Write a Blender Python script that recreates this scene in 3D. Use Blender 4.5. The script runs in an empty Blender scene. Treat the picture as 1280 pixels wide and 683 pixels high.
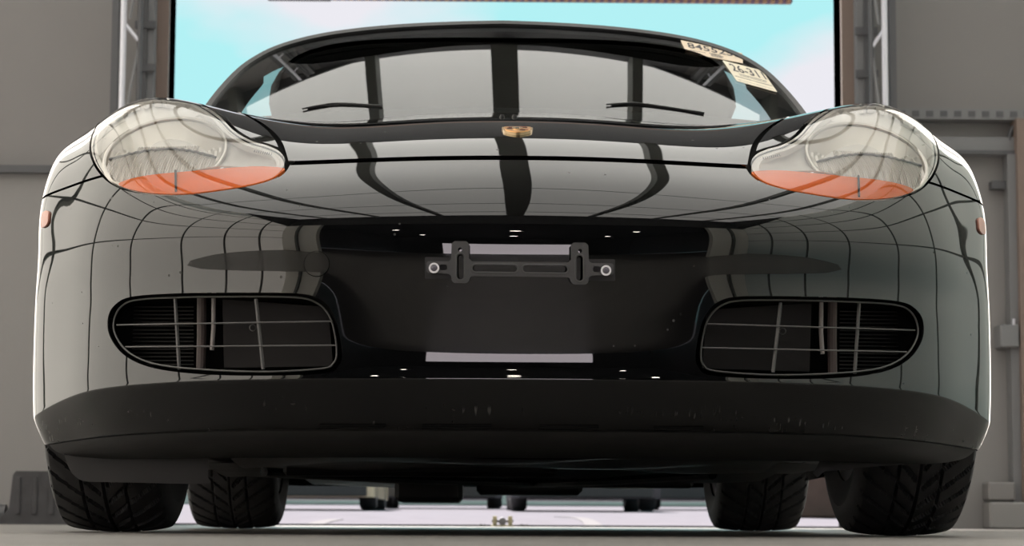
import bpy, math, random
import numpy as np
from mathutils import Vector, Matrix
from mathutils.geometry import delaunay_2d_cdt

random.seed(7)
C = bpy.context.scene.collection
SC = bpy.context.scene

# ------------------------------------------------------------------ camera
F_PX = 2850.0
CAM = np.array([-0.0667, -3.42, 0.02])
YAW, PITCH, ROLL = math.radians(0.915), math.radians(6.26), math.radians(0.30)
fwd = np.array([math.sin(YAW) * math.cos(PITCH), math.cos(YAW) * math.cos(PITCH), math.sin(PITCH)])
rt0 = np.array([math.cos(YAW), -math.sin(YAW), 0.0])
up0 = np.cross(rt0, fwd)
RT = rt0 * math.cos(ROLL) + up0 * math.sin(ROLL)
UP = up0 * math.cos(ROLL) - rt0 * math.sin(ROLL)
cam_d = bpy.data.cameras.new('camera')
cam = bpy.data.objects.new('camera', cam_d); C.objects.link(cam)
cam_d.sensor_width = 36.0
cam_d.lens = F_PX / 1280.0 * 36.0
cam_d.clip_start = 0.02; cam_d.clip_end = 500
cam.matrix_world = Matrix(((RT[0], UP[0], -fwd[0], CAM[0]), (RT[1], UP[1], -fwd[1], CAM[1]),
                           (RT[2], UP[2], -fwd[2], CAM[2]), (0, 0, 0, 1)))
cam_d.dof.use_dof = True
cam_d.dof.focus_distance = 3.75
cam_d.dof.aperture_fstop = 14.0
SC.camera = cam


def proj(P):
    d = np.asarray(P, float) - CAM
    dep = d @ fwd
    return 640 + F_PX * (d @ RT) / dep, 341.5 - F_PX * (d @ UP) / dep


def ray(px, py):
    return fwd + RT * (px - 640) / F_PX - UP * (py - 341.5) / F_PX


def at(px, py, Y):
    """point at depth Y (car axis) that the photograph shows at (px, py)"""
    r = ray(px, py)
    t = (Y - CAM[1]) / r[1]
    return CAM + r * t


# ------------------------------------------------------------------ world, sun, exposure
W = bpy.data.worlds.new('sky'); SC.world = W
W.use_nodes = True
nt = W.node_tree; nt.nodes.clear()
o = nt.nodes.new('ShaderNodeOutputWorld'); bg = nt.nodes.new('ShaderNodeBackground')
tc = nt.nodes.new('ShaderNodeTexCoord'); mp = nt.nodes.new('ShaderNodeMapping')
mp.inputs['Scale'].default_value = (3.2, 3.2, 6.5); mp.inputs['Location'].default_value = (0.565, 0.0, -0.39)
nz = nt.nodes.new('ShaderNodeTexNoise'); nz.inputs['Scale'].default_value = 1.0; nz.inputs['Detail'].default_value = 5
rp = nt.nodes.new('ShaderNodeValToRGB')
rp.color_ramp.elements[0].position = 0.50; rp.color_ramp.elements[0].color = (0.45, 0.88, 0.91, 1)
rp.color_ramp.elements[1].position = 0.58; rp.color_ramp.elements[1].color = (0.84, 0.83, 0.89, 1)
nt.links.new(tc.outputs['Generated'], mp.inputs['Vector']); nt.links.new(mp.outputs[0], nz.inputs['Vector'])
nt.links.new(nz.outputs['Fac'], rp.inputs[0]); nt.links.new(rp.outputs[0], bg.inputs['Color'])
bg.inputs['Strength'].default_value = 1.0
nt.links.new(bg.outputs[0], o.inputs[0])

sun_d = bpy.data.lights.new('sun', 'SUN'); sun_d.energy = 24.0; sun_d.angle = math.radians(0.6)
sun_d.color = (1.0, 0.925, 0.89)
sun = bpy.data.objects.new('sun', sun_d); C.objects.link(sun)
SUN_FROM = Vector((-0.22, 0.60, 0.86)).normalized()
sun.rotation_euler = SUN_FROM.to_track_quat('Z', 'Y').to_euler()
sun.location = (-3, 14, 18)

SC.view_settings.view_transform = 'Standard'
SC.view_settings.look = 'None'
SC.view_settings.exposure = 0.0
SC.view_settings.gamma = 1.0
SC.view_settings.use_curve_mapping = False


# ------------------------------------------------------------------ materials
MATS = {}


def mat(name, color, rough=0.5, metal=0.0, ior=None, coat=0.0, noise=None, bump=None, emit=None, spec=None):
    """principled material; noise=(scale, amount) varies the colour, bump=(scale, strength)"""
    if name in MATS:
        return MATS[name]
    m = bpy.data.materials.new(name); m.use_nodes = True
    n = m.node_tree.nodes; l = m.node_tree.links
    b = n['Principled BSDF']
    b.inputs['Base Color'].default_value = (*color, 1)
    b.inputs['Roughness'].default_value = rough
    b.inputs['Metallic'].default_value = metal
    if ior: b.inputs['IOR'].default_value = ior
    if spec is not None: b.inputs['Specular IOR Level'].default_value = spec
    if coat: b.inputs['Coat Weight'].default_value = coat
    if emit:
        b.inputs['Emission Color'].default_value = (*emit[0], 1); b.inputs['Emission Strength'].default_value = emit[1]
    t = n.new('ShaderNodeTexCoord')
    if noise:
        nn = n.new('ShaderNodeTexNoise'); nn.inputs['Scale'].default_value = noise[0]; nn.inputs['Detail'].default_value = 6
        l.new(t.outputs['Object'], nn.inputs['Vector'])
        r = n.new('ShaderNodeValToRGB')
        r.color_ramp.elements[0].position = 0.3; r.color_ramp.elements[1].position = 0.7
        r.color_ramp.elements[0].color = (*[c * (1 - noise[1]) for c in color], 1)
        r.color_ramp.elements[1].color = (*[min(1, c * (1 + noise[1])) for c in color], 1)
        l.new(nn.outputs['Fac'], r.inputs[0]); l.new(r.outputs[0], b.inputs['Base Color'])
    if bump:
        nb = n.new('ShaderNodeTexNoise'); nb.inputs['Scale'].default_value = bump[0]; nb.inputs['Detail'].default_value = 4
        l.new(t.outputs['Object'], nb.inputs['Vector'])
        bp = n.new('ShaderNodeBump'); bp.inputs['Strength'].default_value = bump[1]; bp.inputs['Distance'].default_value = 0.01
        l.new(nb.outputs['Fac'], bp.inputs['Height']); l.new(bp.outputs[0], b.inputs['Normal'])
    MATS[name] = m
    return m


def clear_mat(name, tint, ior=1.5, rough=0.0, white=1.0):
    """thin clear cover: see-through with a mirror coat"""
    if name in MATS:
        return MATS[name]
    m = bpy.data.materials.new(name); m.use_nodes = True
    n = m.node_tree.nodes; l = m.node_tree.links; n.clear()
    out = n.new('ShaderNodeOutputMaterial'); mx = n.new('ShaderNodeMixShader')
    tr = n.new('ShaderNodeBsdfTransparent'); gl = n.new('ShaderNodeBsdfGlossy'); fr = n.new('ShaderNodeFresnel')
    tr.inputs['Color'].default_value = (*tint, 1)
    gl.inputs['Roughness'].default_value = rough; gl.inputs['Color'].default_value = (white, white, white, 1)
    fr.inputs['IOR'].default_value = ior
    l.new(fr.outputs[0], mx.inputs[0]); l.new(tr.outputs[0], mx.inputs[1]); l.new(gl.outputs[0], mx.inputs[2])
    l.new(mx.outputs[0], out.inputs[0])
    MATS[name] = m
    return m


def paint_mat(name, ior, scuff=False, rough0=0.015):
    """black gloss paint with fine dust specks; scuff adds kerb scratches low down"""
    m = mat(name, (0.004, 0.004, 0.0045), rough=rough0, ior=ior)
    n = m.node_tree.nodes; l = m.node_tree.links; b = n['Principled BSDF']
    t = n.new('ShaderNodeTexCoord')
    v = n.new('ShaderNodeTexVoronoi'); v.inputs['Scale'].default_value = 34; v.inputs['Randomness'].default_value = 1
    l.new(t.outputs['Object'], v.inputs['Vector'])
    r = n.new('ShaderNodeValToRGB')
    r.color_ramp.elements[0].position = 0.06; r.color_ramp.elements[0].color = (1, 1, 1, 1)
    r.color_ramp.elements[1].position = 0.085; r.color_ramp.elements[1].color = (0, 0, 0, 1)
    l.new(v.outputs['Distance'], r.inputs[0])
    n2 = n.new('ShaderNodeTexNoise'); n2.inputs['Scale'].default_value = 9
    l.new(t.outputs['Object'], n2.inputs['Vector'])
    r2 = n.new('ShaderNodeValToRGB'); r2.color_ramp.elements[0].position = 0.53; r2.color_ramp.elements[1].position = 0.60
    l.new(n2.outputs['Fac'], r2.inputs[0])
    mm = n.new('ShaderNodeMath'); mm.operation = 'MULTIPLY'
    l.new(r.outputs[0], mm.inputs[0]); l.new(r2.outputs[0], mm.inputs[1])
    mx = n.new('ShaderNodeMix'); mx.data_type = 'RGBA'
    mx.inputs[6].default_value = (0.004, 0.004, 0.0045, 1); mx.inputs[7].default_value = (0.03, 0.028, 0.024, 1)
    l.new(mm.outputs[0], mx.inputs[0])
    col = mx.outputs[2]; fac = mm.outputs[0]
    if scuff:
        def streak(scale, rot, lo, hi):
            mp_ = n.new('ShaderNodeMapping'); mp_.inputs['Scale'].default_value = scale; mp_.inputs['Rotation'].default_value = (0, rot, 0)
            nn = n.new('ShaderNodeTexNoise'); nn.inputs['Scale'].default_value = 1.0; nn.inputs['Detail'].default_value = 2
            l.new(t.outputs['Object'], mp_.inputs['Vector']); l.new(mp_.outputs[0], nn.inputs['Vector'])
            rr_ = n.new('ShaderNodeValToRGB'); rr_.color_ramp.elements[0].position = lo; rr_.color_ramp.elements[1].position = hi
            l.new(nn.outputs['Fac'], rr_.inputs[0]); return rr_.outputs[0]
        a = streak((240, 40, 26), 0.5, 0.62, 0.70)
        c = streak((55, 55, 110), 0.1, 0.70, 0.73)
        g = streak((5, 5, 30), 0.0, 0.50, 0.62)
        sx = n.new('ShaderNodeSeparateXYZ'); l.new(t.outputs['Object'], sx.inputs[0])
        zr = n.new('ShaderNodeMapRange'); zr.inputs[1].default_value = 0.212; zr.inputs[2].default_value = 0.182; l.new(sx.outputs[2], zr.inputs[0])
        ad = n.new('ShaderNodeMath'); ad.operation = 'MAXIMUM'; l.new(a, ad.inputs[0]); l.new(c, ad.inputs[1])
        m1 = n.new('ShaderNodeMath'); m1.operation = 'MULTIPLY'; l.new(ad.outputs[0], m1.inputs[0]); l.new(g, m1.inputs[1])
        m2_ = n.new('ShaderNodeMath'); m2_.operation = 'MULTIPLY'; l.new(m1.outputs[0], m2_.inputs[0]); l.new(zr.outputs[0], m2_.inputs[1])
        mx2 = n.new('ShaderNodeMix'); mx2.data_type = 'RGBA'; mx2.inputs[7].default_value = (0.11, 0.10, 0.098, 1)
        l.new(m2_.outputs[0], mx2.inputs[0]); l.new(col, mx2.inputs[6]); col = mx2.outputs[2]
        m3 = n.new('ShaderNodeMath'); m3.operation = 'MAXIMUM'; l.new(fac, m3.inputs[0]); l.new(m2_.outputs[0], m3.inputs[1]); fac = m3.outputs[0]
    l.new(col, b.inputs['Base Color'])
    ro = n.new('ShaderNodeMath'); ro.operation = 'MULTIPLY_ADD'; ro.inputs[1].default_value = 0.6; ro.inputs[2].default_value = rough0
    l.new(fac, ro.inputs[0]); l.new(ro.outputs[0], b.inputs['Roughness'])
    return m


PAINT_IOR = 1.70
M_PAINT = paint_mat('black_paint', PAINT_IOR)
M_PAINTLOW = paint_mat('scuffed_lower_paint', 1.42, True, 0.10)
M_DARK = mat('black_void', (0.006, 0.006, 0.006), 0.9, spec=0.1)
M_RUB = mat('tyre_rubber', (0.022, 0.021, 0.022), 0.62, noise=(40, 0.25))
M_TRIM = mat('black_trim', (0.012, 0.012, 0.013), 0.35)
M_PLAS = mat('dark_plastic', (0.016, 0.0155, 0.016), 0.55, noise=(30, 0.2))


# ------------------------------------------------------------------ mesh helpers
def link(name, me, m=None, parent=None):
    ob = bpy.data.objects.new(name, me); C.objects.link(ob)
    if m is not None and me is not None and len(me.materials) == 0:
        me.materials.append(m)
    if parent is not None:
        ob.parent = parent
    return ob


def tag(ob, label=None, cat=None, group=None, kind=None):
    if label: ob['label'] = label
    if cat: ob['category'] = cat
    if group: ob['group'] = group
    if kind: ob['kind'] = kind
    return ob


def empty(name, loc=(0, 0, 0), parent=None):
    ob = bpy.data.objects.new(name, None); C.objects.link(ob); ob.location = loc
    ob.empty_display_size = 0.1
    if parent is not None: ob.parent = parent
    return ob


class MB:
    def __init__(s): s.v = []; s.f = []

    def add(s, vs, fs):
        k = len(s.v); s.v.extend([tuple(map(float, p)) for p in vs]); s.f.extend([tuple(i + k for i in f) for f in fs]); return s

    def box(s, x0, x1, y0, y1, z0, z1):
        vs = [(x, y, z) for z in (z0, z1) for y in (y0, y1) for x in (x0, x1)]
        return s.add(vs, [(0, 2, 3, 1), (4, 5, 7, 6), (0, 1, 5, 4), (2, 6, 7, 3), (0, 4, 6, 2), (1, 3, 7, 5)])

    def cbox(s, x0, x1, y0, y1, z0, z1, c=0.01):
        """box with chamfered vertical and horizontal edges"""
        import itertools
        vs = []; idx = {}
        for i, x in enumerate((x0, x1)):
            for j, y in enumerate((y0, y1)):
                for k, z in enumerate((z0, z1)):
                    sx = 1 - 2 * i; sy = 1 - 2 * j; sz = 1 - 2 * k
                    for a in range(3):
                        p = [x + sx * c, y + sy * c, z + sz * c]
                        p[a] = (x, y, z)[a]
                        idx[(i, j, k, a)] = len(vs); vs.append(p)
        fs = []
        for a in range(3):
            for q in (0, 1):
                b, d = [t for t in range(3) if t != a]
                loop = []
                for (m, n) in ((0, 0), (1, 0), (1, 1), (0, 1)):
                    key = [0, 0, 0]; key[a] = q; key[b] = m; key[d] = n
                    loop.append(idx[(*key, a)])
                fs.append(tuple(loop))
        for a in range(3):
            b, d = [t for t in range(3) if t != a]
            for m in (0, 1):
                for n in (0, 1):
                    lo = [0, 0, 0]; hi = [0, 0, 0]
                    lo[b] = hi[b] = m; lo[d] = hi[d] = n; hi[a] = 1
                    fs.append((idx[(*lo, b)], idx[(*hi, b)], idx[(*hi, d)], idx[(*lo, d)]))
        for i in (0, 1):
            for j in (0, 1):
                for k in (0, 1):
                    fs.append((idx[(i, j, k, 0)], idx[(i, j, k, 1)], idx[(i, j, k, 2)]))
        return s.add(vs, fs)

    def tube(s, pts, r, n=8, closed=False, cap=True):
        pts = [np.asarray(p, float) for p in pts]
        N = len(pts); vs = []; fs = []
        nrm = None
        for i in range(N):
            if closed:
                t = pts[(i + 1) % N] - pts[i - 1]
            else:
                t = pts[min(i + 1, N - 1)] - pts[max(i - 1, 0)]
            t = t / (np.linalg.norm(t) + 1e-12)
            if nrm is None:
                a = np.array([0, 0, 1.0]) if abs(t[2]) < 0.8 else np.array([1.0, 0, 0])
                nrm = np.cross(t, a)
            nrm = nrm - t * (nrm @ t); nrm /= np.linalg.norm(nrm) + 1e-12
            bn = np.cross(t, nrm)
            rr = r[i] if hasattr(r, '__len__') else r
            for k in range(n):
                an = 2 * math.pi * k / n
                vs.append(pts[i] + rr * (math.cos(an) * nrm + math.sin(an) * bn))
        M = N if closed else N - 1
        for i in range(M):
            j = (i + 1) % N
            for k in range(n):
                k2 = (k + 1) % n
                fs.append((i * n + k, i * n + k2, j * n + k2, j * n + k))
        if cap and not closed:
            fs.append(tuple(range(n - 1, -1, -1))); fs.append(tuple((N - 1) * n + k for k in range(n)))
        return s.add(vs, fs)

    def lathe(s, prof, n, org, axis, ref=None, closed=False):
        """prof = [(r, h)] about axis through org"""
        axis = np.asarray(axis, float); axis /= np.linalg.norm(axis)
        a = np.array([0, 0, 1.0]) if abs(axis[2]) < 0.8 else np.array([1.0, 0, 0])
        e1 = np.cross(axis, a); e1 /= np.linalg.norm(e1); e2 = np.cross(axis, e1)
        org = np.asarray(org, float); vs = []; fs = []
        for (r, h) in prof:
            for k in range(n):
                an = 2 * math.pi * k / n
                vs.append(org + axis * h + r * (math.cos(an) * e1 + math.sin(an) * e2))
        L = len(prof)
        for i in range(L if closed else L - 1):
            j = (i + 1) % L
            for k in range(n):
                k2 = (k + 1) % n
                fs.append((i * n + k, i * n + k2, j * n + k2, j * n + k))
        return s.add(vs, fs)

    def mesh(s, name, smooth=False):
        me = bpy.data.meshes.new(name); me.from_pydata(s.v, [], s.f); me.update()
        if smooth:
            me.polygons.foreach_set('use_smooth', [True] * len(me.polygons))
            try: me.set_sharp_from_angle(angle=math.radians(35))
            except Exception: pass
        return me

    def build(s, name, m, parent=None, smooth=False):
        return link(name, s.mesh(name, smooth), m, parent)


def poly_resample(pts, step, closed=True):
    pts = np.asarray(pts, float)
    P = np.vstack([pts, pts[:1]]) if closed else pts
    d = np.r_[0, np.cumsum(np.linalg.norm(np.diff(P, axis=0), axis=1))]
    n = max(3, int(round(d[-1] / step)))
    t = np.linspace(0, d[-1], n + 1)
    if closed: t = t[:-1]
    return np.stack([np.interp(t, d, P[:, k]) for k in range(P.shape[1])], 1)


def smooth_curve(pts, per=8, closed=True):
    """Catmull-Rom through the points"""
    P = np.asarray(pts, float); N = len(P); out = []
    for i in range(N if closed else N - 1):
        if closed:
            p0, p1, p2, p3 = P[i - 1], P[i], P[(i + 1) % N], P[(i + 2) % N]
        else:
            p0, p1, p2, p3 = P[max(i - 1, 0)], P[i], P[i + 1], P[min(i + 2, N - 1)]
        for k in range(per):
            t = k / per
            out.append(0.5 * ((2 * p1) + (-p0 + p2) * t + (2 * p0 - 5 * p1 + 4 * p2 - p3) * t * t + (-p0 + 3 * p1 - 3 * p2 + p3) * t ** 3))
    if not closed: out.append(P[-1])
    return np.array(out)


def inside(poly, q):
    """vectorised point in polygon"""
    poly = np.asarray(poly); q = np.atleast_2d(q); x, y = q[:, 0], q[:, 1]
    res = np.zeros(len(q), bool)
    a = poly; b = np.roll(poly, -1, axis=0)
    for (x0, y0), (x1, y1) in zip(a, b):
        c = (y0 > y) != (y1 > y)
        if y1 != y0:
            res ^= c & (x < (x1 - x0) * (y - y0) / (y1 - y0) + x0)
    return res


def offset_poly(poly, d):
    """shift a closed 2-D polygon outward (d>0) along its normals"""
    P = np.asarray(poly, float)
    t = np.roll(P, -1, 0) - np.roll(P, 1, 0); t /= np.linalg.norm(t, axis=1)[:, None] + 1e-12
    nrm = np.stack([t[:, 1], -t[:, 0]], 1)
    area = 0.5 * np.sum(P[:, 0] * np.roll(P[:, 1], -1) - np.roll(P[:, 0], -1) * P[:, 1])
    return P + nrm * d * (1 if area > 0 else -1)


def cdt(outer, holes, step):
    """triangulate outer minus holes with an inner lattice; returns 2-D verts, tris"""
    loops = [np.asarray(outer, float)] + [np.asarray(h, float) for h in holes]
    sx, sy = (step, step) if not hasattr(step, '__len__') else step
    lo = loops[0].min(0); hi = loops[0].max(0)
    gx = np.arange(lo[0] + sx / 2, hi[0], sx); gy = np.arange(lo[1] + sy / 2, hi[1], sy)
    G = np.stack(np.meshgrid(gx, gy), -1).reshape(-1, 2)
    keep = inside(loops[0], G)
    for h in loops[1:]: keep &= ~inside(h, G)
    G = G[keep]
    bd = np.vstack(loops)
    sc = np.array([sx, sy])
    ok = np.ones(len(G), bool)
    for i in range(0, len(G), 2000):
        dd = np.abs((G[i:i + 2000, None, :] - bd[None]) / sc).max(-1).min(1)
        ok[i:i + 2000] = dd > 0.35
    G = G[ok]
    verts = [Vector(p) for p in bd] + [Vector(p) for p in G]
    edges = []; k = 0
    for L in loops:
        n = len(L); edges += [(k + i, k + (i + 1) % n) for i in range(n)]; k += n
    r = delaunay_2d_cdt(verts, edges, [], 0, 1e-6)
    V = np.array([tuple(p) for p in r[0]]); T = np.array([f for f in r[2] if len(f) == 3])
    cen = V[T].mean(1)
    keep = inside(loops[0], cen)
    for h in loops[1:]: keep &= ~inside(h, cen)
    return V, T[keep]


def boundary_edges(T):
    from collections import Counter
    cnt = {}
    for t in T:
        for a, b in ((t[0], t[1]), (t[1], t[2]), (t[2], t[0])):
            k = (min(a, b), max(a, b))
            if k in cnt: cnt[k] = None
            else: cnt[k] = (a, b)
    return [e for e in cnt.values() if e is not None]


def mesh_normals(name, V, F, N, m):
    me = bpy.data.meshes.new(name); me.from_pydata([tuple(p) for p in V], [], [tuple(int(i) for i in f) for f in F]); me.update()
    me.polygons.foreach_set('use_smooth', [True] * len(me.polygons))
    me.normals_split_custom_set_from_vertices([tuple(n) for n in N])
    me.materials.append(m)
    return me


def slab(name, outer, holes, to3d, back, m, parent, step=50.0, bevel=0.0):
    """flat plate: outline with holes mapped by to3d(x, y) -> front point, back(x,y) -> rear point"""
    V, T = cdt(outer, holes, step)
    Fp = np.array([to3d(*p) for p in V]); Bp = np.array([back(*p) for p in V])
    n = len(V); be = boundary_edges(T)
    vs = np.vstack([Fp, Bp]); fs = [tuple(t) for t in T] + [tuple(i + n for i in t[::-1]) for t in T]
    k = 2 * n
    ex = []
    for a, b in be:
        ex += [Fp[a], Fp[b], Bp[b], Bp[a]]; fs.append((k + 3, k + 2, k + 1, k)); k += 4
    vs = np.vstack([vs, ex])
    b = MB(); b.add(vs, fs)
    return b.build(name, m, parent)


# ================================================================== THE PLACE
M_FLOOR = mat('concrete_floor', (0.18, 0.167, 0.155), 0.42, noise=(3.0, 0.16), bump=(60, 0.05))
M_WALLG = mat('grey_wall_sheet', (0.175, 0.165, 0.162), 0.6, noise=(0.8, 0.05))
M_WALLL = mat('pale_grey_sheet', (0.212, 0.202, 0.198), 0.6, noise=(0.8, 0.05))
M_SIDE = mat('white_side_sheet', (0.80, 0.78, 0.72), 0.6)
M_STEEL = mat('grey_steel', (0.16, 0.16, 0.165), 0.5)
M_STEELD = mat('dark_steel', (0.07, 0.07, 0.075), 0.5)
M_BEAM = mat('roof_beam_paint', (0.10, 0.105, 0.095), 0.6)
M_TUBE = mat('galvanised_tube', (0.62, 0.62, 0.68), 0.3, metal=0.3)
M_JAMB = mat('brown_jamb', (0.17, 0.125, 0.105), 0.6)
M_HALL = mat('hall_dark_sheet', (0.03, 0.03, 0.03), 0.8)
M_BOUNCE = mat('pale_bounce_ground', (0.60, 0.57, 0.53), 0.9, spec=0.0, noise=(1.5, 0.08))
M_BOUNCEW = mat('white_bounce_wall', (0.85, 0.80, 0.86), 0.8)
M_ASPH = mat('pavement_grey', (0.112, 0.107, 0.120), 0.9, noise=(4, 0.1), spec=0.0)

m = bpy.data.materials.new('translucent_roof_sheet'); m.use_nodes = True
n = m.node_tree.nodes; l = m.node_tree.links; n.clear()
ou = n.new('ShaderNodeOutputMaterial'); tl = n.new('ShaderNodeBsdfTranslucent'); df = n.new('ShaderNodeBsdfDiffuse'); mx = n.new('ShaderNodeMixShader')
tl.inputs[0].default_value = (0.50, 0.503, 0.485, 1); df.inputs[0].default_value = (0.6, 0.6, 0.56, 1); mx.inputs[0].default_value = 0.5
l.new(tl.outputs[0], mx.inputs[1]); l.new(df.outputs[0], mx.inputs[2]); l.new(mx.outputs[0], ou.inputs[0])
M_ROOF = m; MATS['roof'] = m
m = m.copy(); m.name = 'translucent_side_sheet'
for q in m.node_tree.nodes:
    if q.type == 'BSDF_TRANSLUCENT': q.inputs[0].default_value = (0.93, 0.89, 0.82, 1)
    if q.type == 'BSDF_DIFFUSE': q.inputs[0].default_value = (0.80, 0.77, 0.68, 1)
    if q.type == 'MIX_SHADER': q.inputs[0].default_value = 0.22
M_SIDET = m

YW = 8.60          # inner face of the end wall with the doorway
HX = 5.3           # half width of the bay
HZ = 6.6           # roof height
YF = -6.5          # where the translucent bay ends and the deep hall begins
YB = -46.0         # far end of the deep hall
OPL, OPR, OPT = at(206, 300, YW)[0], at(1054, 300, YW)[0], 3.3

fl = MB().box(-HX - 6, HX + 6, YB, YW + 0.30, -0.3, 0.0).build('floor', M_FLOOR); tag(fl, 'pale concrete floor of the hall', kind='structure')
# doorway threshold rail
th = MB().box(OPL, OPR, YW - 0.1, YW + 0.28, 0.0005, 0.010).build('trim_1', mat('threshold_steel', (0.05, 0.05, 0.055), 0.9, spec=0.05)); tag(th, 'dark steel rail across the doorway threshold', kind='structure')

# ---- end wall
wb = empty('wall_back', (0, YW, 0)); tag(wb, 'grey sheet wall around the open doorway behind the car', kind='structure')
Wm = Matrix.Translation((0, -YW, 0))


def wpart(b, name, m_, parent=wb, smooth=False):
    b.v = [(x, y - YW, z) for x, y, z in b.v]
    return b.build(name, m_, parent, smooth)


def wx(px, d=0): return at(px, 300, YW - d)[0]
def wz(py, d=0): return at(640, py, YW - d)[2]


T = 0.25
XG = 3.3          # beyond this, unseen translucent sheet added to brighten the wing edges in reflection
zl = wz(214)
zr = wz(136)
wpart(MB().box(-XG, OPL, YW + 0.02, YW + T, zl, HZ), 'upper_wall_panel', M_WALLG)
wpart(MB().box(-XG, OPL, YW, YW + T, 0.0, zl - 0.03), 'lower_wall_panel', M_WALLL)
wpart(MB().box(-XG, wx(140), YW - 0.05, YW + 0.02, zl - 0.035, zl + 0.005), 'wall_rail', M_STEELD)
wpart(MB().box(OPR, XG, YW + 0.02, YW + T, zr, HZ), 'upper_wall_panel', M_WALLG)
wpart(MB().box(OPR, XG, YW + 0.05, YW + T, 0.0, zr), 'lower_wall_panel', M_WALLL)
wpart(MB().box(OPL, OPR, YW + 0.02, YW + T, OPT, HZ), 'header_panel', M_STEELD)
for a, b_ in ((-HX, -XG), (XG, HX)):
    wpart(MB().add([(a, YW + .1, 0), (b_, YW + .1, 0), (b_, YW + .1, HZ), (a, YW + .1, HZ)], [(0, 1, 2, 3)]), 'added_bright_panel', M_SIDET)  # unseen bright panel, added for what the wing edges reflect
    wpart(MB().box((a + b_) / 2 - .05, (a + b_) / 2 + .05, YW - .04, YW + .08, 0, HZ), 'panel_stud', M_BEAM)
# jambs
wpart(MB().box(wx(191), OPL, YW - 0.02, YW + T, 0, OPT), 'door_jamb', M_JAMB)
wpart(MB().box(OPR, wx(1069), YW - 0.02, YW + T, 0, OPT), 'door_jamb', M_JAMB)
wpart(MB().box(OPL - 0.1, OPR + 0.1, YW - 0.02, YW + T, OPT, OPT + 0.12), 'door_lintel', M_JAMB)
# steel posts beside the jambs, with a flange line
for (a, b_) in ((170, 191), (1069, 1092)):
    wpart(MB().box(wx(a), wx(b_), YW - 0.12, YW, 0, HZ), 'steel_post', M_STEEL)
    mid = (a + b_) / 2
    wpart(MB().box(wx(mid - 3), wx(mid + 2), YW - 0.14, YW - 0.12, 0, HZ), 'post_rib', M_STEELD)
    for pyy in (42, 95):
        wpart(MB().box(wx(a) - 0.01, wx(b_) + 0.01, YW - 0.15, YW - 0.12, wz(pyy) - 0.02, wz(pyy) + 0.02), 'post_band', M_STEELD)
# right-hand framing: perforated rail, pale beam, dark beam, small posts, box
pr = wpart(MB().box(wx(1117), XG, YW - 0.06, YW + 0.05, wz(147), wz(134)), 'perforated_rail', M_STEEL)
hb = MB()
for k in range(40):
    x = wx(1122) + 0.075 * k
    if x > XG - 0.06: break
    hb.box(x, x + 0.038, YW - 0.065, YW - 0.059, wz(144), wz(137))
ph = hb; ph.v = [(x, y - YW, z) for x, y, z in ph.v]; ph = ph.build('perforations', M_STEELD, pr); ph['kind'] = 'stuff'
wpart(MB().box(wx(1117), XG, YW - 0.03, YW + 0.05, wz(190), wz(168)), 'wall_beam', M_STEEL)
wpart(MB().box(wx(1117), XG, YW - 0.045, YW - 0.03, wz(190), wz(185)), 'wall_beam_flange', M_STEELD)
wpart(MB().box(wx(1268), wx(1290), YW - 0.1, YW + 0.05, 0, wz(147)), 'wall_post', M_JAMB)
wpart(MB().box(wx(1258), wx(1268), YW - 0.06, YW + 0.05, 0, wz(190)), 'wall_post_flange', M_STEEL)
bxp = wpart(MB().cbox(wx(1243), wx(1266), YW - 0.10, YW + 0.05, wz(432), wz(404), 0.006), 'junction_box', M_STEEL)
wpart(MB().tube([(wx(1262), YW - 0.06, wz(404)), (wx(1262), YW - 0.06, wz(396))], 0.008), 'cable_gland', M_TUBE, bxp and wb)
wpart(MB().box(wx(1240), wx(1262), YW - 0.02, YW + 0.05, wz(232), wz(222)), 'latch_plate', M_STEELD)
wpart(MB().tube(smooth_curve([(wx(1300), YW - 0.02, wz(147)), (wx(1272), YW - 0.02, wz(152)), (wx(1264), YW - 0.02, wz(163)), (wx(1263), YW - 0.02, wz(172))], 6, False), 0.012), 'cable_conduit', M_STEELD)
wpart(MB().cbox(wx(1225), XG, YW - 0.12, YW + 0.05, 0.0, wz(625), 0.01), 'wall_plinth', M_WALLL)
wpart(MB().cbox(wx(1225), wx(1258), YW - 0.10, YW + 0.05, wz(623), wz(600), 0.008), 'wall_plinth_block', M_WALLG)
wpart(MB().box(-XG, wx(138), YW - 0.03, YW, 0.0, wz(648)), 'wall_kick_strip', M_STEELD)


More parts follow.
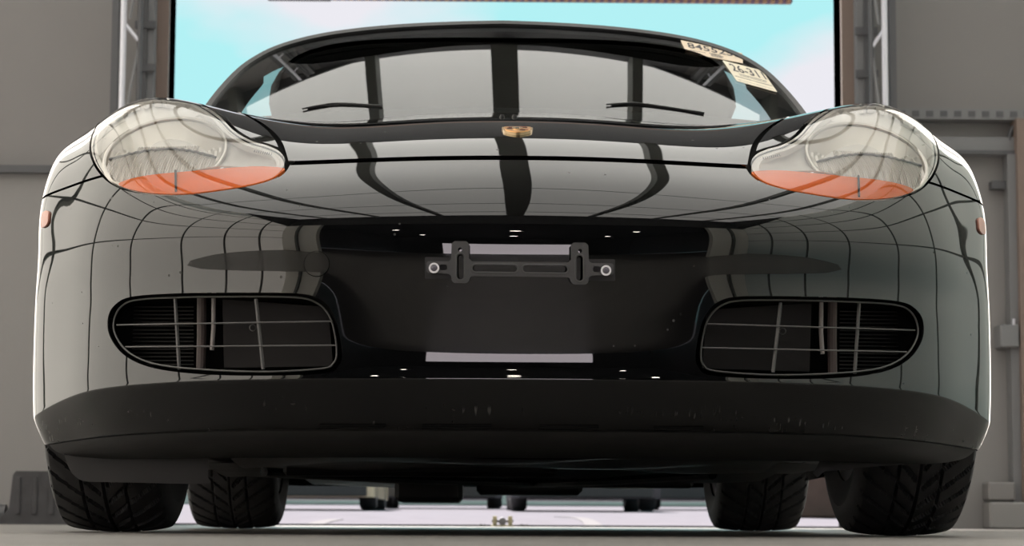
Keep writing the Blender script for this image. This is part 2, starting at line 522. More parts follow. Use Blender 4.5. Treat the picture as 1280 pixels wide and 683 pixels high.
# ---- lattice masts in front of the wall
def mast(pxa, pxb, bright_left, label):
    r = empty('lattice_mast', (wx((pxa + pxb) / 2, 0.3), YW - 0.3, 0))
    ox, oy = r.location.x, r.location.y
    xb, xo = (wx(pxa, 0.3), wx(pxb, 0.3))
    sgn = 1 if bright_left else -1
    xt, xd = (xb, xo) if bright_left else (xo, xb)
    MB().tube([(xt - ox, 0, 0), (xt - ox, 0, HZ - 0.15)], 0.016, 10).build('bright_tube', M_TUBE, r, True)
    MB().box(xt - ox - sgn * 0.045 - 0.018, xt - ox - sgn * 0.045 + 0.018, 0.01, 0.05, 0, HZ - 0.15).build('rear_leg', M_STEELD, r)
    MB().tube([(xd - ox, 0.02, 0), (xd - ox, 0.02, HZ - 0.15)], 0.014, 10).build('side_tube', M_STEELD, r, True)
    z = 0.30; up_ = False
    zz = [wz(118 if not up_ else 118, 0.3)]
    za = wz(32, 0.3); pitch = 0.45
    k = -6
    while za + k * pitch < HZ - 0.3:
        z0 = za + k * pitch
        if z0 > 0.05:
            MB().tube([(xt - ox, 0.0, z0), (xd - ox, 0.02, z0 - 0.10)], 0.010, 8).build('brace', M_TUBE, r, True)
            MB().tube([(xd - ox, 0.02, z0 - 0.10), (xt - ox + sgn * 0.03, 0.0, max(0.02, z0 - pitch + 0.02))], 0.008, 8).build('brace', M_STEEL, r, True)
        k += 1
    MB().cbox(min(xt, xd) - ox - 0.06, max(xt, xd) - ox + 0.06, -0.05, 0.08, 0, 0.015, 0.004).build('foot_plate', M_STEELD, r)
    tag(r, label, 'mast', 'lattice masts beside the doorway')
    return r


mast(148, 168, True, 'steel lattice mast standing left of the open doorway')
mast(1093, 1109, False, 'steel lattice mast standing right of the open doorway')

# ---- side walls, translucent roof, deep hall
LOW = 3.4
for s, nm in ((-1, 'wall_left'), (1, 'wall_right')):
    w = empty(nm, (s * HX, 0, 0)); tag(w, 'translucent pale sheet wall on the %s of the bay' % ('left' if s < 0 else 'right'), kind='structure')
    MB().add([(0, YF, 0), (0, YW, 0), (0, YW, HZ), (0, YF, HZ)], [(0, 1, 2, 3)]).build('wall_sheet', M_SIDET, w)
    for y in (-5.0, -3.1, -1.2, 0.7, 2.6, 4.5, 6.4):
        q0, q1 = sorted((-s * 0.08, 0)); MB().box(q0, q1, y - 0.028, y + 0.028, 0, HZ).build('wall_stud', M_BEAM, w)
    q0, q1 = sorted((-s * 0.10, -s * 0.07))
    tri = [(YF, 3.9), (YF, HZ - .02), (YF + 4.2, HZ - .02)]
    MB().add([(q, y_, z_) for q in (q0, q1) for y_, z_ in tri], [(0, 1, 2), (5, 4, 3), (0, 3, 4, 1), (1, 4, 5, 2), (2, 5, 3, 0)]).build('side_reflection_mask', M_HALL, w)  # unseen wedge added to taper the dark band reflected in the bumper
    for z in (1.3, 2.6, 4.0, 5.4):
        q0, q1 = sorted((-s * 0.06, 0)); MB().box(q0, q1, YF, YW, z - 0.02, z + 0.02).build('wall_girt', M_BEAM, w)
    a, b_ = sorted((s * (HX + 0.05), s * (HX + 26)))
    yd = MB().box(a, b_, YF - 14, YW + 0.25, -0.3, -0.01).build('side_bounce_ground', M_BOUNCE); tag(yd, 'unseen pale ground added beyond the %s wall to bounce light' % ('left' if s < 0 else 'right'), kind='structure')  # added ground throws sunlight up through the side sheets
ce = empty('ceiling', (0, 0, HZ)); tag(ce, 'translucent sheet roof on dark beams', kind='structure')
MB().add([(-HX - 0.2, YF, 0), (HX + 0.2, YF, 0), (HX + 0.2, YW + T, 0), (-HX - 0.2, YW + T, 0)], [(0, 1, 2, 3)]).build('roof_sheet', M_ROOF, ce)
for x, wd in ((0.09, 0.25), (-1.18, 0.10), (1.36, 0.10), (-2.6, 0.09), (2.78, 0.09), (-4.1, 0.08), (4.2, 0.08)):
    MB().box(x - wd / 2, x + wd / 2, YF, YW, -0.30, -0.02).build('rafter', M_BEAM, ce)
for y in (-5.0, -2.4, 0.6):
    MB().box(-HX, HX, y - 0.03, y + 0.03, -0.10, -0.01).build('purlin', M_BEAM, ce)
for q in (-1, 1):   # unseen dark plates added to darken the windscreen corners in reflection
    MB().add([(q * 1.45 + .09, YW, -.06), (q * HX, YW - 1.5, -.06), (q * HX, YW, -.06), (q * 1.45 + .09, YW, -.03), (q * HX, YW - 1.5, -.03), (q * HX, YW, -.03)],
             [(0, 1, 2), (5, 4, 3), (0, 3, 4, 1), (1, 4, 5, 2), (2, 5, 3, 0)]).build('roof_reflection_mask', M_STEELD, ce)
# deep hall behind the viewer: dark walls and roof, lamps, bright far doorway
dh = empty('wall_front', (0, YF, 0)); tag(dh, 'dark deep hall beyond the bay', kind='structure')
DH = 9.0
FD = 2.6
HEAD = 3.9
HO = 3.9
hp = lambda *a: MB().box(*a[:2], a[2] - YF, a[3] - YF, *a[4:])
hp(-12.5, -HX, YF - 0.2, YF, 0, DH).build('hall_return', M_HALL, dh)
hp(HX, 12.5, YF - 0.2, YF, 0, DH).build('hall_return', M_HALL, dh)
hp(-HX, -HO, YF - 0.2, YF, 0, HEAD).build('bay_return', M_SIDE, dh)
hp(HO, HX, YF - 0.2, YF, 0, HEAD).build('bay_return', M_SIDE, dh)
for q in (-4.6, 4.6): hp(q - .05, q + .05, YF, YF + .1, 0, HEAD).build('return_stud', M_BEAM, dh)
hp(-HX, HX, YF - 0.2, YF, HEAD, DH).build('hall_header', M_HALL, dh)
hp(-12.7, -12.5, YB, YF, 0, DH).build('hall_side', M_HALL, dh)
hp(12.5, 12.7, YB, YF, 0, DH).build('hall_side', M_HALL, dh)
hp(-12.7, 12.7, YB, YF, DH, DH + 0.2).build('hall_roof', M_HALL, dh)
hp(-12.7, -6.5, YB - 0.2, YB, 0, DH).build('hall_end', M_HALL, dh)
hp(6.5, 12.7, YB - 0.2, YB, 0, DH).build('hall_end', M_HALL, dh)
hp(-6.5, 6.5, YB - 0.2, YB, FD + 2.9, DH).build('hall_end', M_HALL, dh)
M_LAMP = mat('lamp_glow', (1, 1, 1), 0.5, emit=((1.0, 0.93, 0.8), 60))
for j, y in enumerate((-14.0, -24.0, -34.0)):
    for i, x in enumerate((-6.5, 0.3, 7.0)):
        lm = empty('hall_lamp', (x, y, DH - 0.9))
        tag(lm, 'round hanging hall lamp, row %s from the far door, %s' % (('third', 'second', 'first')[j], ('left', 'middle', 'right')[i]), 'lamp', 'hanging lamps in the deep hall')
        MB().lathe([(0.03, 0.32), (0.08, 0.30), (0.30, 0.05), (0.31, 0.0), (0.29, 0.0), (0.07, 0.27)], 20, (0, 0, 0), (0, 0, 1)).build('lamp_shade', M_STEELD, lm, True)
        MB().lathe([(0.001, -0.04), (0.12, -0.03), (0.24, 0.02), (0.24, 0.06), (0.001, 0.08)], 20, (0, 0, 0), (0, 0, 1)).build('lamp_bulb', M_LAMP, lm, True)
        MB().tube([(0, 0, 0.3), (0, 0, 0.9)], 0.012, 6).build('lamp_rod', M_STEELD, lm)

# ---- outside: sloping pavement both ways, unseen white reflector wall added far behind
s0 = YW + 0.25
RISE = 0.62
pv = MB().add([(-40, s0, 0), (40, s0, 0), (40, s0 + 60, RISE), (-40, s0 + 60, RISE), (-40, s0, -0.3), (40, s0, -0.3), (40, s0 + 60, 0.3), (-40, s0 + 60, 0.3)],
              [(0, 1, 2, 3), (7, 6, 5, 4), (0, 4, 5, 1), (2, 6, 7, 3), (1, 5, 6, 2), (3, 7, 4, 0)]).build('pavement', M_ASPH)
tag(pv, 'sunlit grey pavement rising gently outside the doorway', kind='structure')
yd = MB().box(-20, 20, YB - 14, YB - 0.0, -0.3, -0.02).build('yard_ground', M_ASPH); tag(yd, 'sunlit yard at the far end of the hall', kind='structure')
wf = MB().box(-12, 12, YB - 14.3, YB - 14, -0.3, 7).build('door_bounce_wall', M_BOUNCEW); tag(wf, 'unseen white wall added beyond the far door to bounce sunlight', kind='structure')  # added sunlit reflector, brightens the far doorway as mirrored in the bumper


def gz(y): return (y - s0) * RISE / 60.0


# ================================================================== THE CAR: body surface
# rows run from under the lip (0) up the nose and back to the windscreen, columns from the
# centre line (0) round the corner and back along the flank (11)
BELT = [(0, 0.0), (.18, .006), (.36, .036), (.495, .090), (.608, .175), (.696, .275), (.760, .385), (.818, .488), (.831, .535), (.838, .62), (.85, .95), (.85, 1.42)]
Z0 = [.125, .132, .185, .234, .236, .264, .30, .36, .41, .453, .498]
OC = [.30, .09, .040, .0145, .0155, .0185, .0155, .010, .0018, 0, .007]
OG = [.30, .09, .032, .004, .005, .007, .0078, .0078, .0110, 0, .007]
ZG = [.125, .132, .185, .234, .236, .264, .30, .362, .396, .453, .498]
OK = [.20, .06, .024, .002, .002, .001, .003, .0035, .0065, 0, .003]
OS = [.10, .030, .012, .0, .0, -.002, -.003, -.003, -.002, 0, .001]
ZK = [.125, .132, .178, .228, .230, .262, .30, .362, .40, .453, .497]
ZS = [.125, .130, .165, .195, .200, .235, .29, .36, .41, .45, .495]
WT = [(1, 0, 0, 0), (.9, .1, 0, 0), (.25, .75, 0, 0), (0, 1, 0, 0), (0, .7, .3, 0), (0, 0, 1, 0), (0, 0, .6, .4), (0, 0, 0, 1), (0, 0, 0, 1), (0, 0, 0, 1), (0, 0, 0, 1), (0, 0, 0, 1)]
UPPER = [  # rows 11 (z .545), 12 (seam), 13 .. 18 for every column
    [(0, .046, .547), (0, .11, .587), (0, .20, .637), (0, .33, .681), (0, .55, .735), (0, .85, .797), (0, 1.15, .853), (0, 1.42, .90)],
    [(.18, .057, .547), (.18, .124, .586), (.178, .214, .6355), (.175, .343, .679), (.175, .562, .732), (.18, .853, .792), (.19, 1.15, .846), (.20, 1.42, .891)],
    [(.36, .092, .545), (.36, .168, .583), (.357, .256, .631), (.353, .385, .672), (.352, .595, .721), (.36, .87, .773), (.375, 1.15, .822), (.40, 1.42, .866)],
    [(.492, .140, .545), (.490, .200, .585), (.488, .268, .635), (.489, .36, .685), (.492, .50, .729), (.50, .80, .777), (.51, 1.14, .817), (.53, 1.42, .854)],
    [(.612, .205, .545), (.611, .238, .587), (.611, .290, .644), (.613, .357, .713), (.620, .470, .771), (.632, .78, .792), (.643, 1.12, .818), (.66, 1.42, .845)],
    [(.697, .300, .542), (.697, .327, .585), (.700, .370, .640), (.698, .432, .702), (.698, .540, .755), (.704, .82, .774), (.711, 1.13, .800), (.72, 1.42, .824)],
    [(.761, .402, .538), (.760, .424, .582), (.762, .462, .633), (.755, .520, .682), (.751, .625, .729), (.755, .85, .750), (.760, 1.14, .775), (.765, 1.42, .798)],
    [(.819, .494, .534), (.817, .508, .580), (.813, .542, .630), (.810, .595, .676), (.802, .69, .712), (.800, .88, .734), (.803, 1.15, .755), (.806, 1.42, .776)],
    [(.833, .545, .530), (.833, .56, .580), (.830, .60, .626), (.829, .65, .664), (.822, .74, .694), (.820, .90, .714), (.823, 1.16, .733), (.826, 1.42, .752)],
    [(.848, .65, .530), (.848, .67, .580), (.845, .71, .620), (.840, .76, .652), (.835, .83, .676), (.834, .96, .692), (.836, 1.18, .710), (.838, 1.42, .728)],
    [(.852, .95, .530), (.852, .96, .575), (.851, .98, .612), (.848, 1.01, .640), (.845, 1.05, .658), (.844, 1.11, .670), (.845, 1.24, .685), (.846, 1.42, .698)],
    [(.852, 1.42, .520), (.852, 1.42, .550), (.851, 1.42, .580), (.850, 1.42, .605), (.849, 1.42, .625), (.849, 1.42, .640), (.849, 1.42, .655), (.849, 1.42, .668)],
]
NC = 12; NR = 11 + 8
CP = np.zeros((NC, NR, 3))
bel = np.array(BELT)
for i in range(NC):
    if i == 0: tx, ty = 1, 0
    else:
        t = bel[min(i + 1, NC - 1)] - bel[i - 1]; t = t / np.linalg.norm(t); tx, ty = t
    nx, ny = -ty, tx          # inward plan normal
    w = WT[i]
    for r in range(11):
        of = w[0] * OC[r] + w[1] * OG[r] + w[2] * OK[r] + w[3] * OS[r]
        z = w[0] * Z0[r] + w[1] * ZG[r] + w[2] * ZK[r] + w[3] * ZS[r]
        CP[i, r] = (bel[i][0] + nx * of if i else 0, bel[i][1] + ny * of, z)
    for r in range(8):
        CP[i, 11 + r] = UPPER[i][r]
# symmetric + clamped padding
ext = np.zeros((NC + 2, NR + 2, 3))
ext[1:-1, 1:-1] = CP
ext[0, 1:-1] = CP[1] * np.array([-1, 1, 1])
ext[-1, 1:-1] = 2 * CP[-1] - CP[-2]
ext[:, 0] = 2 * ext[:, 1] - ext[:, 2]
ext[:, -1] = 2 * ext[:, -2] - ext[:, -3]
VS = 12.0      # row parameter of the bonnet / wing seam


def bas(t):
    return np.stack([(1 - t) ** 3, 3 * t ** 3 - 6 * t ** 2 + 4, -3 * t ** 3 + 3 * t ** 2 + 3 * t + 1, t ** 3], -1) / 6


def dbas(t):
    return np.stack([-3 * (1 - t) ** 2, 9 * t ** 2 - 12 * t, -9 * t ** 2 + 6 * t + 3, 3 * t ** 2], -1) / 6


def surf(u, v, nrm=True):
    """body surface: points and outward normals; negative u is the other side of the car"""
    u = np.atleast_1d(np.asarray(u, float)); v = np.atleast_1d(np.asarray(v, float))
    sg = np.where(u < 0, -1.0, 1.0); ua = np.clip(np.abs(u), 0, NC - 1 - 1e-6); va = np.clip(v, 0, NR - 1 - 1e-6)
    iu = ua.astype(int); iv = va.astype(int); tu = ua - iu; tv = va - iv
    bu, bv = bas(tu), bas(tv)
    K = np.stack([np.stack([ext[iu + a, iv + b] for b in range(4)], 1) for a in range(4)], 1)
    P = np.einsum('na,nb,nabk->nk', bu, bv, K)
    P[:, 0] *= sg
    if not nrm: return P
    Du = np.einsum('na,nb,nabk->nk', dbas(tu), bv, K); Dv = np.einsum('na,nb,nabk->nk', bu, dbas(tv), K)
    N = np.cross(Du, Dv); N /= np.linalg.norm(N, axis=1)[:, None] + 1e-15
    N[:, 0] *= sg
    return P, N


_gu, _gv = np.meshgrid(np.linspace(0, 11, 221), np.linspace(0, 18, 361), indexing='ij')
_gu = _gu.ravel(); _gv = _gv.ravel()
_gP, _gN = surf(_gu, _gv)
_gL = _gP * np.array([-1, 1, 1]); _gLN = _gN * np.array([-1, 1, 1])
_face = np.einsum('nk,nk->n', _gLN, CAM - _gL) > 0
_gpx = np.stack(proj(_gL), -1)
_gpxR = np.stack(proj(_gP), -1)


def newton(f, u, v):
    for _ in range(12):
        a = f(u, v); h = 1e-4
        J = np.stack([(f(u + h, v) - a) / h, (f(u, v + h) - a) / h], 1)
        try: d = np.linalg.solve(J, a)
        except Exception: break
        nd = np.linalg.norm(d)
        if nd > 0.3: d *= 0.3 / nd
        u = min(max(u - d[0], -0.5 if False else 0.0), 11.0); v = min(max(v - d[1], 0), 18.0)
        if nd < 1e-6: break
    return u, v


def uv_px(px, py, vmin=0, vmax=18):
    """(u, v) of the left-hand (negative x) surface point seen at pixel"""
    d = (_gpx[:, 0] - px) ** 2 + (_gpx[:, 1] - py) ** 2
    d = np.where(_face & (_gv >= vmin) & (_gv <= vmax), d, 1e9)
    k = int(np.argmin(d))
    t = np.array([px, py])
    f = lambda u, v: np.array(proj(surf(u, v, False)[0] * np.array([-1, 1, 1]))) - t
    u, v = newton(f, _gu[k], _gv[k])
    if np.linalg.norm(f(u, v)) > 1.5: u, v = _gu[k], _gv[k]
    return u, v


def uv_side(y, z, umin=5):
    d = (_gP[:, 1] - y) ** 2 + (_gP[:, 2] - z) ** 2
    d = np.where(_gu >= umin, d, 1e9)
    k = int(np.argmin(d)); t = np.array([y, z])
    f = lambda u, v: surf(u, v, False)[0][1:] - t
    u, v = newton(f, _gu[k], _gv[k])
    if np.linalg.norm(f(u, v)) > 0.01: u, v = _gu[k], _gv[k]
    return u, v


AXF, AXR, RW = 0.885, 3.30, 0.318
ARCH = 0.350


def arc_uv(a0, a1, n=40):
    """wheel-arch circle in side view, angle from the rear (+y) upwards"""
    out = []
    for a in np.linspace(a0, a1, n):
        out.append(uv_side(AXF + ARCH * math.cos(a), RW + ARCH * math.sin(a), 5))
    return np.array(out)


def shell(name, outer, holes, m, parent, step=(0.12, 0.14), off=0.0, skirt=0.012, flip=1):
    """trimmed piece of the body surface with turned-in edges"""
    V, Tt = cdt(outer, holes, step)
    P, N = surf(V[:, 0], V[:, 1])
    P = P + N * off
    g = np.cross(P[Tt[:, 1]] - P[Tt[:, 0]], P[Tt[:, 2]] - P[Tt[:, 0]])
    s = np.einsum('nk,nk->n', g, N[Tt].mean(1)) < 0
    Tt = Tt.copy(); Tt[s] = Tt[s][:, ::-1]
    F = [tuple(t) for t in Tt]
    if skirt:
        be = boundary_edges(Tt); k = len(P); Vx = []; Nx = []
        for a, b in be:
            e = P[b] - P[a]; nn = np.cross(e, N[a]); nn = nn / (np.linalg.norm(nn) + 1e-12)
            q = [P[a], P[b], P[b] - N[b] * skirt, P[a] - N[a] * skirt]
            Vx += q; Nx += [nn] * 4; F.append((k + 3, k + 2, k + 1, k)[::1]); k += 4
        # wind the skirt faces so they agree with their normals
        P = np.vstack([P, Vx]); N = np.vstack([N, Nx])
        F2 = []
        for f in F:
            if len(f) == 4:
                gn = np.cross(P[f[1]] - P[f[0]], P[f[2]] - P[f[0]])
                if gn @ N[f[0]] < 0: f = f[::-1]
            F2.append(f)
        F = F2
    me = mesh_normals(name, P, F, N, m)
    return link(name, me, None, parent)


car = empty('sports_car', (0, 0, 0))
tag(car, 'black two-seat convertible sports car seen head-on from the floor', 'car')

# ---- trim curves --------------------------------------------------------------------
HL_PX = smooth_curve([(356, 203), (350, 190), (334, 182), (312, 175), (292, 163), (274, 145), (252, 131), (226, 123), (196, 121), (164, 126), (137, 140),
                      (120, 160), (114, 184), (121, 207), (138, 226), (162, 237), (195, 242), (232, 242), (275, 237), (315, 230), (344, 220)], 6)
HL = np.array([uv_px(*p, 8, 17) for p in HL_PX])
GR_PX = smooth_curve([(135, 397), (144, 381), (165, 371), (220, 367), (300, 366), (372, 367), (400, 374), (416, 391), (424, 415), (428, 443), (423, 458), (406, 467), (330, 470), (250, 468), (190, 460), (155, 444), (137, 420)], 5)
GR = np.array([uv_px(*p, 3, 9) for p in GR_PX])
mirror = lambda L: np.array(L) * np.array([-1, 1])

GAP = 0.05   # half seam gap in row units
V_LIP = 1.55
a_z = lambda z: math.pi - math.asin((z - RW) / ARCH)
arch_lo = arc_uv(math.pi + math.asin((RW - 0.150) / ARCH), a_z(0.578), 36)     # front edge, bottom to top
arch_lo = arch_lo[(arch_lo[:, 1] > V_LIP + 0.05) & (arch_lo[:, 1] < VS - GAP)]
# bumper: right half boundary then mirrored
hi = [(u, VS - GAP) for u in np.arange(arch_lo[-1][0] - 0.05, 0, -0.1)]
V_CR = 3.5     # crease between the bumper face and the turned-under valance
hi = [(u, VS - GAP) for u in np.arange(arch_lo[-1][0] - 0.05, 0, -0.1)]
HLg = offset_poly(HL, 0.065)
up_a = [tuple(p) for p in arch_lo if p[1] > V_CR]; lo_a = [tuple(p) for p in arch_lo if p[1] < V_CR]
ucr = up_a[0][0]
right = np.array([(u, V_CR) for u in np.arange(0.0, ucr - 0.02, 0.1)] + up_a + hi)
bump_out = np.vstack([right, mirror(right)[::-1][:-1]])
bumper = shell('bumper_cover', poly_resample(bump_out, 0.09), [poly_resample(GR, 0.08), poly_resample(mirror(GR), 0.08), HLg, mirror(HLg)], M_PAINT, car)
right = np.array([(u, V_LIP) for u in np.arange(0.0, lo_a[0][0] - 0.02, 0.1)] + lo_a + [(u, V_CR) for u in np.arange(ucr, 0, -0.1)])
val_out = np.vstack([right, mirror(right)[::-1][:-1]])
val = shell('bumper_valance', poly_resample(val_out, 0.09), [], M_PAINTLOW, car)
val['label'] = 'scuffed turned-under lower edge of the bumper'
# lower lip
lip_arch = arc_uv(math.pi + math.asin((RW - 0.128) / ARCH), math.pi + math.asin((RW - 0.17) / ARCH), 8)
ulip = 7.15
lr = [(u, 0.0) for u in np.arange(0, ulip, 0.1)] + [(ulip, 0.5), (ulip, 1.0), (ulip, V_LIP - 0.05)] + [(u, V_LIP - 0.05) for u in np.arange(ulip - 0.1, 0, -0.1)]
lr = np.array(lr); lip_out = np.vstack([lr, mirror(lr)[::-1][:-1]])
lip = shell('lower_lip', poly_resample(lip_out, 0.12), [], M_PLAS, car, skirt=0.008)
lip['label'] = 'matt black lip along the bottom of the bumper'

# bonnet
he = [uv_px(*p, 11, 18) for p in ((357, 206), (354, 192), (349, 178), (340, 166), (327, 155), (312, 146))]
he = [(he[0][0], VS - 0.5)] + he
he = np.array(he + [(3.35, 16.2), (3.5, 17.1), (3.6, 18.0)])
hed = smooth_curve(he, 6, False)
hr = [(u, VS + GAP) for u in np.arange(0.0, he[1][0] + 0.6, 0.1)]
HGAP = 0.11
lid_r = np.vstack([[(0.0, VS + HGAP)], [(x, y) for x, y in hed - np.array([0.035, 0]) if y > VS + HGAP], [(0.0, 18.0)]])
lid = np.vstack([lid_r[1:-1], mirror(lid_r[1:-1])[::-1]])
hood = shell('bonnet', poly_resample(lid, 0.09), [], M_PAINT, car)
# wings
top_in = [(x, y) for x, y in hed + np.array([0.035, 0]) if y > VS + GAP]
arch_up = arc_uv(a_z(0.585), -math.asin((RW - 0.14) / ARCH), 60)
ar0 = arch_up[0]
fen = top_in[::-1] + [(u, VS + GAP) for u in np.arange(top_in[0][0] + 0.1, ar0[0] - 0.02, 0.1)] + [tuple(p) for p in arch_up if p[1] > 0.2] + [(arch_up[-1][0] + 0.05, 0.15), (11, 0.15), (11, 18)]
fen = poly_resample(np.array(fen), 0.09)
for sgn, nm in ((1, 'right'), (-1, 'left')):
    fo = fen if sgn > 0 else mirror(fen)
    ho = HLg if sgn > 0 else mirror(HLg)
    shell('front_wing', fo, [ho], M_PAINT, car)
# black backing skin a little behind the panels closes the shut lines
bk = np.array([(u, 5.0) for u in np.arange(0, 6.6, 0.2)] + [(6.6, 12.1), (6.3, 13.0), (4.6, 16.5), (4.4, 17.9)] + [(u, 17.9) for u in np.arange(4.2, 0, -0.2)] )
bk = np.vstack([bk, mirror(bk)[::-1]])
HLi = offset_poly(HL, -0.05)
shell('backing_skin', poly_resample(bk, 0.15), [poly_resample(GR, 0.1), poly_resample(mirror(GR), 0.1), HLi, mirror(HLi)], M_DARK, car, step=(0.25, 0.25), off=-0.011, skirt=0)

# ---- headlamps ------------------------------------------------------------------------
M_LENS = clear_mat('headlamp_cover', (0.97, 0.97, 0.95), 1.42)
M_AMB = None
m = bpy.data.materials.new('amber_lens'); m.use_nodes = True
b = m.node_tree.nodes['Principled BSDF']
b.inputs['Base Color'].default_value = (0.88, 0.21, 0.05, 1); b.inputs['Roughness'].default_value = 0.25
b.inputs['Subsurface Weight'].default_value = 0.0
M_AMB = m
M_SIL = mat('lamp_silver', (0.62, 0.585, 0.54), 0.28, metal=0.55)
M_BOWL = mat('lamp_bowl', (0.70, 0.66, 0.61), 0.35, metal=0.35)
M_HOUS = mat('lamp_housing', (0.74, 0.71, 0.68), 0.45)
M_FLUT = mat('fluted_glass', (0.66, 0.62, 0.58), 0.15, metal=0.25)
M_BULB = mat('bulb_cap', (0.75, 0.72, 0.70), 0.1, metal=0.8)


def HLpt(px, py, inset):
    """point behind the headlamp cover (left lamp, car frame)"""
    u, v = uv_px(px, py, 9, 17)
    P, N = surf(u, v)
    p = P[0] * np.array([-1, 1, 1]); nn = N[0] * np.array([-1, 1, 1])
    return p - nn * inset


def lens_region(name, outer_uv, off, m, parent, sgn, step=(0.15, 0.15), skirt=0.006):
    o_ = outer_uv if sgn > 0 else mirror(outer_uv)
    return shell(name, o_, [], m, parent, step=step, off=off, skirt=skirt)


def mirx(b, sgn):
    if sgn > 0:
        b.v = [(-x, y, z) for x, y, z in b.v]; b.f = [f[::-1] for f in b.f]
    return b


AMB_PX = smooth_curve([(353, 207), (352, 212), (340, 220), (315, 228), (275, 235), (232, 240), (195, 240), (165, 236), (146, 229), (160, 222), (190, 216), (230, 212), (275, 208), (320, 205)], 5)
AMB = np.array([uv_px(*p, 9, 15) for p in AMB_PX])


def grid_surf(b, fn, nu, nv):
    vs = [fn(i / nu, j / nv) for i in range(nu + 1) for j in range(nv + 1)]
    fs = [(i * (nv + 1) + j, (i + 1) * (nv + 1) + j, (i + 1) * (nv + 1) + j + 1, i * (nv + 1) + j + 1) for i in range(nu) for j in range(nv)]
    return b.add(vs, fs)


for sgn in (-1, 1):
    hl = empty('headlamp', (0, 0, 0), car)
    hl['label'] = 'clear headlamp with amber strip along its lower edge'
    lens_region('cover_lens', HL, 0.0, M_LENS, hl, sgn, step=(0.1, 0.1), skirt=0.004)
    rim_uv = offset_poly(HL, -0.055)
    # pale rim just inside the cover
    o_ = offset_poly(HL, -0.015); o2 = offset_poly(HL, -0.10)
    mm_ = (lambda L: L) if sgn > 0 else mirror
    shell('rim', mm_(o_), [mm_(o2)], M_HOUS, hl, step=(0.2, 0.2), off=-0.006, skirt=0.01)
    # housing: the cover shape pushed deep inside
    V, Tt = cdt(offset_poly(HL, -0.06), [], (0.15, 0.15))
    P, N = surf(V[:, 0], V[:, 1])
    be = boundary_edges(Tt); bset = set([a for e in be for a in e])
    bp = np.array([V[i] for i in bset])
    dist = np.array([np.min(np.linalg.norm(bp - q, axis=1)) for q in V])
    dep = 0.008 + 0.045 * np.clip(dist / 0.35, 0, 1) ** 0.6
    dirn = N * 0.35 + np.array([0, -1, 0]) * 0.65
    Ph = P - dirn * dep[:, None]
    if sgn < 0: Ph = Ph * np.array([-1, 1, 1])
    me_ = MB().add(Ph, [tuple(t) for t in Tt]).build('housing', M_HOUS, hl, True)
    # amber strip
    lens_region('turn_signal', AMB, -0.004, M_AMB, hl, sgn, skirt=0.01)
    # divider seen through the amber strip
    dv = [HLpt(219, y, 0.002) for y in (212, 220, 228, 238)]
    mirx(MB().tube(dv, 0.0018, 6), sgn).build('signal_divider', M_STEELD, hl)
    # main lamp: ring, bowl, fluted glass and lower lens step
    c = HLpt(199, 172, 0.034)
    cu_, cv_ = uv_px(199, 172, 9, 17)
    ax = surf(cu_, cv_)[1][0] * np.array([-1, 1, 1]) * np.array([.6, 1, .85]); ax /= np.linalg.norm(ax)
    ex = np.cross(ax, (0, 0, 1)); ex /= np.linalg.norm(ex); ez = np.cross(ex, ax)
    if ez[2] < 0: ez = -ez
    if ex[0] < 0: ex = -ex
    RX, RZ = 0.102, 0.097
    ring = [c + ex * RX * math.cos(a) + ez * RZ * math.sin(a) for a in np.linspace(0, 2 * math.pi, 64, endpoint=False)]
    mirx(MB().tube(ring, 0.004, 8, closed=True), sgn).build('lamp_ring', M_SIL, hl, True)

    def bowl(i, j):
        a = 2 * math.pi * i; r = j
        fl_ = 0.0016 * math.sin(RX * r * math.cos(a) * 900) * (0 if r > 0.95 else 1) * (1 if math.sin(a) * r < 0.25 else 0.25)
        return c + ex * RX * r * math.cos(a) + ez * RZ * r * math.sin(a) - ax * (0.022 * (1 - r * r) + fl_)
    mirx(grid_surf(MB(), bowl, 150, 26), sgn).build('reflector_bowl', M_BOWL, hl, True)
    # lower lens: half-moon shelf with flutes

    def moon(i, j):
        xx = -0.90 + 1.80 * i
        bot = -math.sqrt(max(0, 1 - xx * xx)) * 0.96
        top = -0.16 + 0.26 * math.sin(math.pi * i)
        zz = top + (min(bot, top - 0.02) - top) * j
        fl_ = 0.0011 * math.sin(xx * RX * 1500)
        return c + ex * RX * xx + ez * RZ * zz + ax * (0.002 + 0.010 * math.sin(math.pi * j) * math.sin(math.pi * i) + fl_)
    mirx(grid_surf(MB(), moon, 190, 8), sgn).build('fluted_lens', M_FLUT, hl, True)
    edge = [moon(i / 30, 0) + ax * 0.002 for i in range(31)]
    mirx(MB().tube(edge, 0.0022, 6), sgn).build('lens_edge', M_STEEL, hl, True)

    def block(i, j):
        xx = -0.55 + 1.05 * i; zz = 0.02 + 0.30 * j
        fl_ = 0.0012 * math.sin(xx * RX * 1500)
        return c + ex * RX * xx + ez * RZ * zz - ax * (0.008 - fl_)
    mirx(grid_surf(MB(), block, 120, 4), sgn).build('fluted_band', M_FLUT, hl, True)
    # ribbed apron round the lower outer edge
    for k in range(22):
        a = math.radians(188 + k * 5.2)
        p0 = c + ex * RX * 1.06 * math.cos(a) + ez * RZ * 1.08 * math.sin(a) + ax * 0.004
        p1 = c + ex * RX * 1.20 * math.cos(a) + ez * RZ * 1.26 * math.sin(a) + ax * 0.014
        if not inside(offset_poly(HL_PX, -9), np.array(proj(p1)))[0]: continue
        mirx(MB().tube([p0, p1], 0.0016, 5), sgn).build('apron_rib', M_SIL, hl)
    # small second lamp in the tail
    c2 = HLpt(275, 205, 0.016)
    ax2 = np.array([-0.1, -0.92, 0.3]); ax2 /= np.linalg.norm(ax2)

